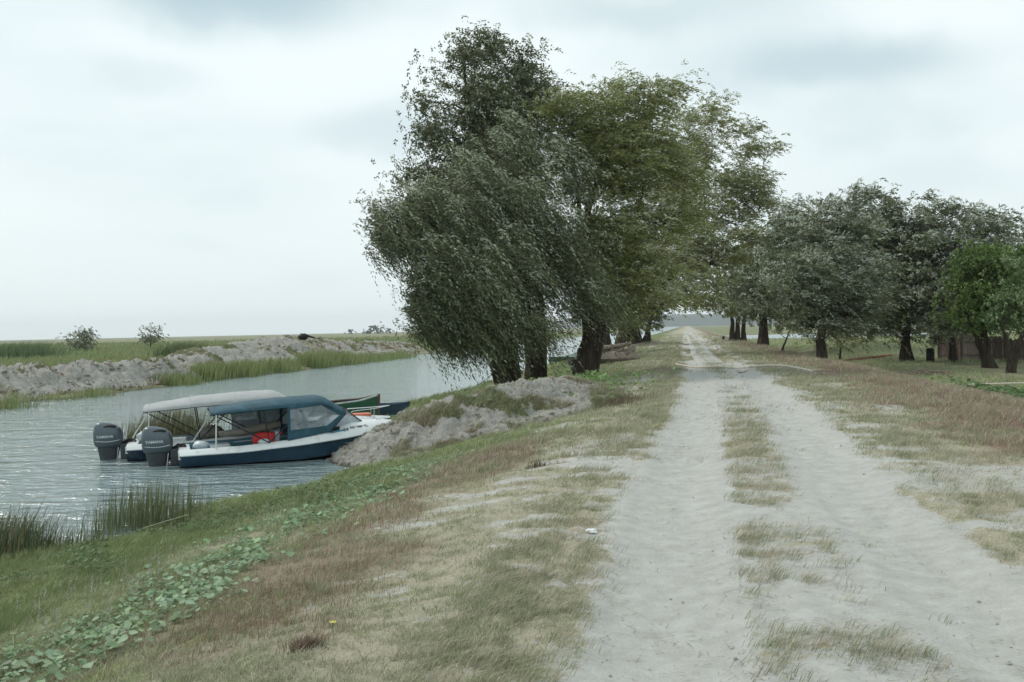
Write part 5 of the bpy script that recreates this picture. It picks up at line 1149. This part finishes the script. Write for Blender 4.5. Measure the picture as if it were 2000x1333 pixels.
rowboat('low slate blue boat behind the grassy spit, its rim just showing', (-3.3, 31.2), math.radians(14), 3.6, 1.1, .34, .42, BLUEH, DKWOOD, BLUEH)
pb = PZ(1128, 700, -1)
rowboat('distant dark green boat on the water seen between the trunks', (pb[0], 76), math.radians(50), 4.2, 1.4, .5, .95, GREENH, RIMW, RIMW)
rowboat('small dull teal boat drawn up behind the stout willow trunk', (3.9, 47.0), math.radians(70), 3.0, 1.1, .28, .5, TEAL, TEAL, TEAL, z0=float(height(2.9, 45.5)) + .05)
rowboat('old dark wooden boat on the bank under the driftwood pile', (6.2, 54.0), math.radians(22), 3.4, 1.0, .30, .45, DKWOOD, DKWOOD, RIMK, z0=float(height(5.0, 53.5)) + .05)
# mooring line and stakes
ROPE = mat('rope_green', (.20, .33, .26), .8)
a = Vector(local(b2, (5.5, 0, .64))); e_ = Vector((-.75, 35.0, .05)); a2 = Vector(PD(712, 809, 23.4))
pts = [a + (e_ - a) * t_ + Vector((0, 0, -.30 * 4 * t_ * (1 - t_))) for t_ in np.linspace(0, 1, 24)]
mb = MB(); mb.tube([p - a for p in pts], .011, 6); o = mb.build('mooring_rope', ROPE, None); o.location = a; tag(o, 'pale green mooring rope running from the boat bow to the willow', 'rope')
POST = mat('weathered_post', (.15, .12, .09), .9, var=.35, vscale=8, bump=.8, bscale=20, stretch=(1, 1, .2))
def stake(px, pt, pb_, d, r, label):
    b_ = PD(px, pb_, d); tp = PD(px + 2, pt, d); z = float(height(b_[0], b_[1])); b_[2] = min(z, b_[2]) - .25
    mb = MB(); mb.tube([(0, 0, 0), ((tp[0] - b_[0]) * .5 + .01, .02, (tp[2] - b_[2]) * .5), (tp[0] - b_[0], .0, tp[2] - b_[2])], [r * 1.1, r, r * .92], 10); o = mb.build('mooring_stake', POST, None); o.location = b_
    tag(o, label, 'stake', 'mooring stakes')
stake(795, 799, 835, 21.6, .058, 'taller wooden stake standing by the bow on the mound')
stake(786, 817, 838, 21.7, .04, 'short broken stake left of the taller one')
HAZE = 0.00016
# ---------------------------------------------------------------- small things
WOODP = mat('bleached_wood', (.58, .53, .45), .8, var=.2, vscale=10, bump=.5, stretch=(1, .2, 1))
DRIFT = mat('driftwood', (.20, .165, .13), .9, var=.35, vscale=8, bump=.7)
def lying(name, label, cat, pts, r, m_, group=None, n=7):
    pts = [Vector(p) for p in pts]; c = pts[0].copy(); mb = MB(); mb.tube([p - c for p in pts], r, n); o = mb.build(name, m_, None); o.location = c
    return tag(o, label, cat, group)
P_ = []
for px, py in ((1320, 714), (1360, 718), (1400, 719), (1440, 720), (1465, 719)): 
    p = PZ(px, py, .05); p[2] = float(height(p[0], p[1])) + .10; P_.append(p)
yl = P_[-1][1]
for px, py, dyy in ((1500, 714, -1.0), (1540, 716, -2.2), (1585, 725, -4.0)):
    p = PD(px, py, yl + dyy); P_.append(p)
P_[-1][2] = max(P_[-1][2], float(height(P_[-1][0], P_[-1][1])) + .03)
lying('barrier_pole', 'long pale pole lying bowed across the sandy road', 'pole', P_, [.034, .036, .036, .04, .044, .046, .046, .038], WOODP)
p = PZ(1448, 725, .03); mb = MB(); rr_ = random.Random(3)
for k in range(8): a = rr_.random() * 6.28; mb.tube([(0, 0, .03), (.22 * math.cos(a), .22 * math.sin(a), .04 + .08 * rr_.random())], [.014, .006], 5)
o = mb.build('twig', DRIFT, None); o.location = (p[0], p[1], float(height(p[0], p[1]))); tag(o, 'small forked twig lying just before the pole on the road', 'twig')
# driftwood logs behind the leaning willow
rr_ = random.Random(9); labs = ['topmost long grey log of the driftwood pile', 'dark log low in front of the driftwood pile', 'brown log in the middle of the driftwood pile', 'short log end sticking out of the pile on the left', 'thick root stump at the right end of the driftwood pile', 'thin pale branch across the right end of the pile', 'second pale branch hooked over the stump']
spec = [((1160, 684), (1232, 672), .13), ((1150, 700), (1212, 690), .14), ((1165, 692), (1225, 681), .13), ((1170, 680), (1195, 677), .10), ((1218, 690), (1236, 682), .26), ((1195, 683), (1238, 692), .05), ((1205, 694), (1224, 668), .05)]
for lab, ((x0, y0), (x1, y1), r) in zip(labs, spec):
    a = PD(x0, y0, 51.0 + rr_.random()); b_ = PD(x1, y1, 52.5 + rr_.random()); m1 = (a + b_) / 2 + np.array([0, 0, .05 * rr_.random()])
    lying('driftwood_log', lab, 'log', [a, m1, b_], [r, r * .95, r * .7], DRIFT, 'driftwood pile')
mb = MB(); mb.ball((0, 0, 0), (1.5, 1.0, .42), 3, 16, 8, .25); o = mb.build('brush_heap', DRIFT, None); p = PD(1195, 700, 52.3); o.location = (p[0], p[1], p[2]); tag(o, 'dark brush heap carrying the driftwood logs', 'brush heap')
STONE = mat('pale_stone', (.33, .32, .30), .95, var=.2, vscale=6, bump=.9, bscale=14)
def stone(px, py, d, r, label, jit=.22, seed=1):
    p = PD(px, py, d); mb = MB(); mb.ball((0, 0, 0), r, seed, 14, 9, jit); o = mb.build('boulder', STONE, None); o.location = p
    m_ = o.modifiers.new('s', 'SUBSURF'); m_.levels = 1; m_.render_levels = 2
    return tag(o, label, 'boulder')
stone(1062, 749, 23.6, (.30, .22, .13), 'smooth pale boulder on top of the clay mound', .12, 2)
stone(1107, 742, 24.6, (.26, .2, .11), 'second pale boulder right of the smooth one', .12, 3)
stone(725, 862, 20.4, (.20, .18, .16), 'clay block right under the motorboat bow', .3, 4)
# litter and single flowers
p = PZ(1158, 1051, -.02); mb = MB(); mb.ball((0, 0, .012), (.035, .025, .018), 5, 9, 6, .6); mb.ball((-.035, .01, .018), (.02, .018, .014), 6, 8, 5, .6)
LIT = mat('litter_white', (.75, .77, .77), .5); o = mb.build('litter', LIT, None, smooth=False); o.location = (p[0], p[1], float(height(p[0], p[1])) + .02); tag(o, 'crumpled white plastic scrap in the short grass beside the track', 'litter')
p = PZ(648, 1268, -.15); gz = float(height(p[0], p[1])); root = empty('flower', (p[0], p[1], gz)); tag(root, 'single small yellow flower near the bottom of the slope', 'flower')
MB().tube([(0, 0, -.01), (.01, 0, .045)], .003, 5).build('stem', mat('stem_green', (.1, .16, .05), .7), root)
mb = MB()
for k in range(7): a = k * .9; mb.add([(.01, 0, .045), (.01 + .018 * math.cos(a - .3), .018 * math.sin(a - .3), .050), (.01 + .024 * math.cos(a), .024 * math.sin(a), .052), (.01 + .018 * math.cos(a + .3), .018 * math.sin(a + .3), .050)], [(0, 1, 2, 3)])
mb.build('blossom', mat('petal_yellow', (.65, .58, .03), .6), root)
# dark things far off
DK = mat('dark_wood', (.012, .011, .010), .9)
p = PD(592, 657, 80); mb = MB(); mb.ball((0, 0, .1), (.42, .35, .26), 8, 10, 7, .4); mb.tube([(.2, 0, .2), (.9, .1, .0)], [.14, .05], 6); o = mb.build('stump', DK, None); o.location = (p[0], p[1], p[2] - .15); tag(o, 'dark stump on the top of the farther spoil ridge', 'stump')
p = PZ(1413, 654, .0); mb = MB(); mb.ball((0, 0, .2), (.16, .16, .22), 2, 9, 7, .3); mb.tube([(0, 0, .2), (-.28, 0, .05)], [.06, .03], 5); o = mb.build('stump', DK, None); p = PD(1413, 654, 110); o.location = (p[0], p[1], float(height(p[0], p[1]))); tag(o, 'tiny dark stump on the verge by the road end', 'stump')
# fence on the right
BOARD = mat('weathered_boards', (.135, .10, .085), .95, var=.5, vscale=7, bump=.8, bscale=12, stretch=(3, 3, .25), dirt=(.22, .19, .17), dscale=2.5, dlo=.5, dhi=.65)
BOARD2 = mat('pale_boards', (.22, .19, .17), .95, var=.4, vscale=7, bump=.8, bscale=12, stretch=(3, 3, .25))
a = PD(1832, 700, 63); b_ = PD(2070, 712, 56)
root = empty('board_fence', (a[0], a[1], float(height(a[0], a[1])) - .05)); tag(root, 'weathered board fence under the trees at the right edge', 'fence')
d = Vector((b_[0] - a[0], b_[1] - a[1], 0)); Lf = d.length; d.normalize(); rr_ = random.Random(4)
npan = 5
for k in range(npan):
    mb = MB(); x0 = Lf * k / npan; n_ = 11; hh_ = (1.45, 1.62, 1.5, 1.35, 1.7)[k]
    for j in range(n_):
        xx = x0 + (j + .5) * Lf / npan / n_; w_ = Lf / npan / n_ * .94; h_ = hh_ + rr_.uniform(-.06, .06); rz = math.atan2(d.y, d.x)
        mb.box((d.x * xx + rr_.uniform(-.01, .01), d.y * xx + rr_.uniform(-.02, .02), h_ / 2), (w_, .025, h_), rz)
    mb.build('boards', (BOARD, BOARD2, BOARD, BOARD, BOARD2)[k], root, smooth=False)
    mb = MB(); mb.box((d.x * (x0 + .02) + .0, d.y * x0 - .07, .85), (.11, .11, 1.75)); mb.build('post', BOARD, root)
for z_ in (.4, 1.2):
    mb = MB(); mb.box((d.x * Lf / 2, d.y * Lf / 2 - .045, z_), (Lf, .04, .09), math.atan2(d.y, d.x)); mb.build('rail', BOARD, root)
# drum, red plank, brush heap, pale pole on the low ground
p = PD(1817, 690, 58.5); z = float(height(p[0], p[1])); mb = MB(); mb.loft([[(r * math.cos(2 * math.pi * k / 18), r * math.sin(2 * math.pi * k / 18), q) for k in range(18)] for r, q in ((.20, 0), (.23, .03), (.23, .27), (.24, .29), (.23, .31), (.23, .55), (.24, .57), (.23, .59), (.22, .82), (.17, .86))])
root = empty('barrel', (p[0], p[1], z)); tag(root, 'black plastic barrel standing left of the board fence', 'barrel'); mb.build('drum', DK, root); MB().tube([(.08, 0, .86), (.08, 0, .90)], .035).build('bung', DK, root)
def low(px, py, zz=-.8): 
    p = PZ(px, py, zz); p[2] = float(height(p[0], p[1])); return p
RUST = mat('red_brown_plank', (.20, .035, .022), .8, var=.4, vscale=4, stretch=(1, 1, 1))
a, b_ = low(1645, 706), low(1742, 698)
lying('plank', 'rusty red plank lying in the meadow left of the reddish trunk', 'plank', [a + np.array([0, 0, .08]), b_ + np.array([0, 0, .10])], .07, RUST, n=4)
p = low(1808, 732); mb = MB(); rr_ = random.Random(14)
for k in range(190):
    x_, y_ = rr_.gauss(0, .75), rr_.gauss(0, .5); a_ = rr_.random() * 6.28; l_ = .25 + .45 * rr_.random(); z_ = .30 * math.exp(-(x_ ** 2 + y_ ** 2)) * rr_.random() + .03
    mb.tube([(x_, y_, z_), (x_ + l_ * math.cos(a_), y_ + l_ * math.sin(a_) * .6, z_ + rr_.uniform(-.02, .12))], [.018, .008], 4)
o = mb.build('twig_heap', DRIFT, None, smooth=False); o.location = p; tag(o, 'heap of cut twigs on the bare ground before the fence', 'twig heap')
a, b_ = low(1893, 759), low(2060, 757); lying('pole', 'straight pale pole lying on the low ground at the right edge', 'pole', [a + np.array([0, 0, .22]), b_ + np.array([0, 0, .22])], .028, WOODP)
# broken dry reed by the water
p = PZ(368, 1003, -.97); lying('dry_reed', 'broken russet reed stalk beside the dense reed clump', 'reed', [p, p + np.array([-.01, 0, .16]), p + np.array([.015, .0, .30])], [.012, .012, .02], mat('dry_reed_brown', (.20, .09, .05), .8))
a = PZ(275, 1033, -.9); b_ = PZ(368, 1020, -.85); 
lying('dry_reed', 'fallen straw coloured reed lying behind the dense clump', 'reed', [b_ + np.array([0, 0, .10]), (a + b_) / 2 + np.array([0, 0, .05]), a], [.003, .004, .003], WOODP)

# clods and crumbs of sand along the tracks
n = 6000; x, y = scatter(n, 4.2, 34, lambda y: xroad(y) - 3.6, lambda y: xroad(y) + 3.4); s_, _, _ = masks(x, y)
keep = rng.random(n) < sm(.1, .6, s_) * (.12 + .88 * sm(.5, .68, fbm(x * 1.6, y * 1.6, 700))); x, y = x[keep], y[keep]; n = len(x)
R_ = (.004 + .011 * rng.random(n) ** 3) * np.clip(y / 9, 1, 2.5)
base = np.array([(0, 0, .8), (1, 0, 0), (.3, .95, 0), (-.8, .6, 0), (-.8, -.6, 0), (.3, -.95, 0)]); fc = np.array([[0, 1, 2], [0, 2, 3], [0, 3, 4], [0, 4, 5], [0, 5, 1]])
V = base[None] * R_[:, None, None] * (1 + rng.normal(0, .25, (n, 6, 1))); V = V + np.stack([x, y, height(x, y) + .012], 1)[:, None, :]
lp = (np.arange(n)[:, None, None] * 6 + fc[None]).reshape(-1)
cc = np.ones((n, 6, 4)); cc[:, :, :3] = cols((.38, .38, .35), n, .3)[:, None, :]
tag(np_mesh('clods', V.reshape(-1, 3), np.full(n * 5, 3), lp, GRS, attrs={'Col': cc.reshape(-1, 4)}), 'small clods and crumbs scattered over the sandy tracks', 'clods', kind='stuff')

# clods of earth tumbled over the mound and the spoil ridges
def clods_on(name, label, src, n, rmin, rmax, c):
    X, Y, Z, sa, re_, gr, pf = [a.ravel() for a in src]
    idx = rng.integers(0, len(X), n); idx = idx[(pf[idx] > .08) & (rng.random(n) < .15 + .85 * sm(.45, .6, fbm(X[idx] * 1.5 / (rmax * 8), Y[idx] * 1.5 / (rmax * 8), 720)))]; n = len(idx)
    R_ = rmin + (rmax - rmin) * rng.random(n) ** 2.6
    ico = np.array([(0, 0, 1), (.89, 0, .45), (.28, .85, .45), (-.72, .53, .45), (-.72, -.53, .45), (.28, -.85, .45), (.72, .53, -.45), (-.28, .85, -.45), (-.89, 0, -.45), (-.28, -.85, -.45), (.72, -.53, -.45)])
    fc = np.array([[0, 1, 2], [0, 2, 3], [0, 3, 4], [0, 4, 5], [0, 5, 1], [1, 6, 2], [2, 7, 3], [3, 8, 4], [4, 9, 5], [5, 10, 1], [2, 6, 7], [3, 7, 8], [4, 8, 9], [5, 9, 10], [1, 10, 6]])
    V = ico[None] * R_[:, None, None] * (1 + rng.normal(0, .22, (n, 11, 1))) * (np.array([1, 1, .7]) * (1 + rng.normal(0, .2, (n, 1, 3))))
    V = V + np.stack([X[idx] + rng.normal(0, rmin, n), Y[idx] + rng.normal(0, rmin, n), Z[idx] - R_ * .10], 1)[:, None, :]
    lp = (np.arange(n)[:, None, None] * 11 + fc[None]).reshape(-1)
    cc = np.ones((n, 11, 4)); cc[:, :, :3] = cols(c, n, .3)[:, None, :]
    tag(np_mesh(name, V.reshape(-1, 3), np.full(n * 15, 3), lp, GRS, attrs={'Col': cc.reshape(-1, 4)}), label, 'clods', kind='stuff')
clods_on('clods', 'crumbled grey clods over the clay mound by the boats', MOUND, 3200, .010, .080, (.34, .315, .265))
clods_on('clods', 'broken clods over the nearer spoil ridge', spoil[0], 4000, .025, .15, (.33, .305, .255))
clods_on('clods', 'broken clods over the farther spoil ridge', spoil[1], 5000, .03, .20, (.33, .305, .255))
# bits of dry straw and stems blown onto the sand
n = 30000; x, y = scatter(n, 4.0, 26, lambda y: xroad(y) - 3.2, lambda y: xroad(y) + 3.4); s_, _, _ = masks(x, y)
keep = rng.random(n) < sm(.3, .8, s_) * (.10 + .9 * sm(.5, .66, fbm(x * 2.2, y * 1.2, 740))) * (.35 + .65 * sm(.25, .6, np.minimum(np.abs(x - xroad(y) + .85), np.abs(x - xroad(y) - 1.0)))); x, y = x[keep], y[keep]; n = len(x)
th = rng.normal(0, .8, n); ln = (.010 + .030 * rng.random(n)) * np.clip(y / 9, 1, 2); wd_ = .0016 * np.clip(y / 7, 1, 3); z = height(x, y) + .022
dv = np.stack([np.cos(th), np.sin(th), rng.normal(0, .12, n)], 1) * ln[:, None]; sv = np.stack([-np.sin(th), np.cos(th), np.zeros(n)], 1) * wd_[:, None]; c0 = np.stack([x, y, z], 1)
V = np.stack([c0 - dv - sv, c0 + dv - sv, c0 + dv + sv, c0 - dv + sv], 1); cc = np.ones((n, 4, 4)); cc[:, :, :3] = cols((.26, .22, .155), n, .5)[:, None, :]
tag(np_mesh('straw_litter', V.reshape(-1, 3), np.full(n, 4), np.arange(n * 4), GRS, attrs={'Col': cc.reshape(-1, 4)}), 'scattered bits of dry straw on the sandy tracks', 'straw', kind='stuff')

# ---------------------------------------------------------------- the air
hm = bpy.data.materials.new('air'); hm.use_nodes = True; t = hm.node_tree; t.nodes.clear()
o_ = nd(t, 'ShaderNodeOutputMaterial'); v_ = nd(t, 'ShaderNodeVolumePrincipled'); v_.inputs['Color'].default_value = (.90, .96, 1.0, 1); v_.inputs['Density'].default_value = HAZE
v_.inputs['Anisotropy'].default_value = 0.2
t.links.new(v_.outputs[0], o_.inputs['Volume'])
mb = MB(); mb.box((0, 1800, 28.5), (9000, 4400, 63.5 )); o = mb.build('haze', hm, None, smooth=False); tag(o, 'thin bluish haze over the flat land', kind='stuff')
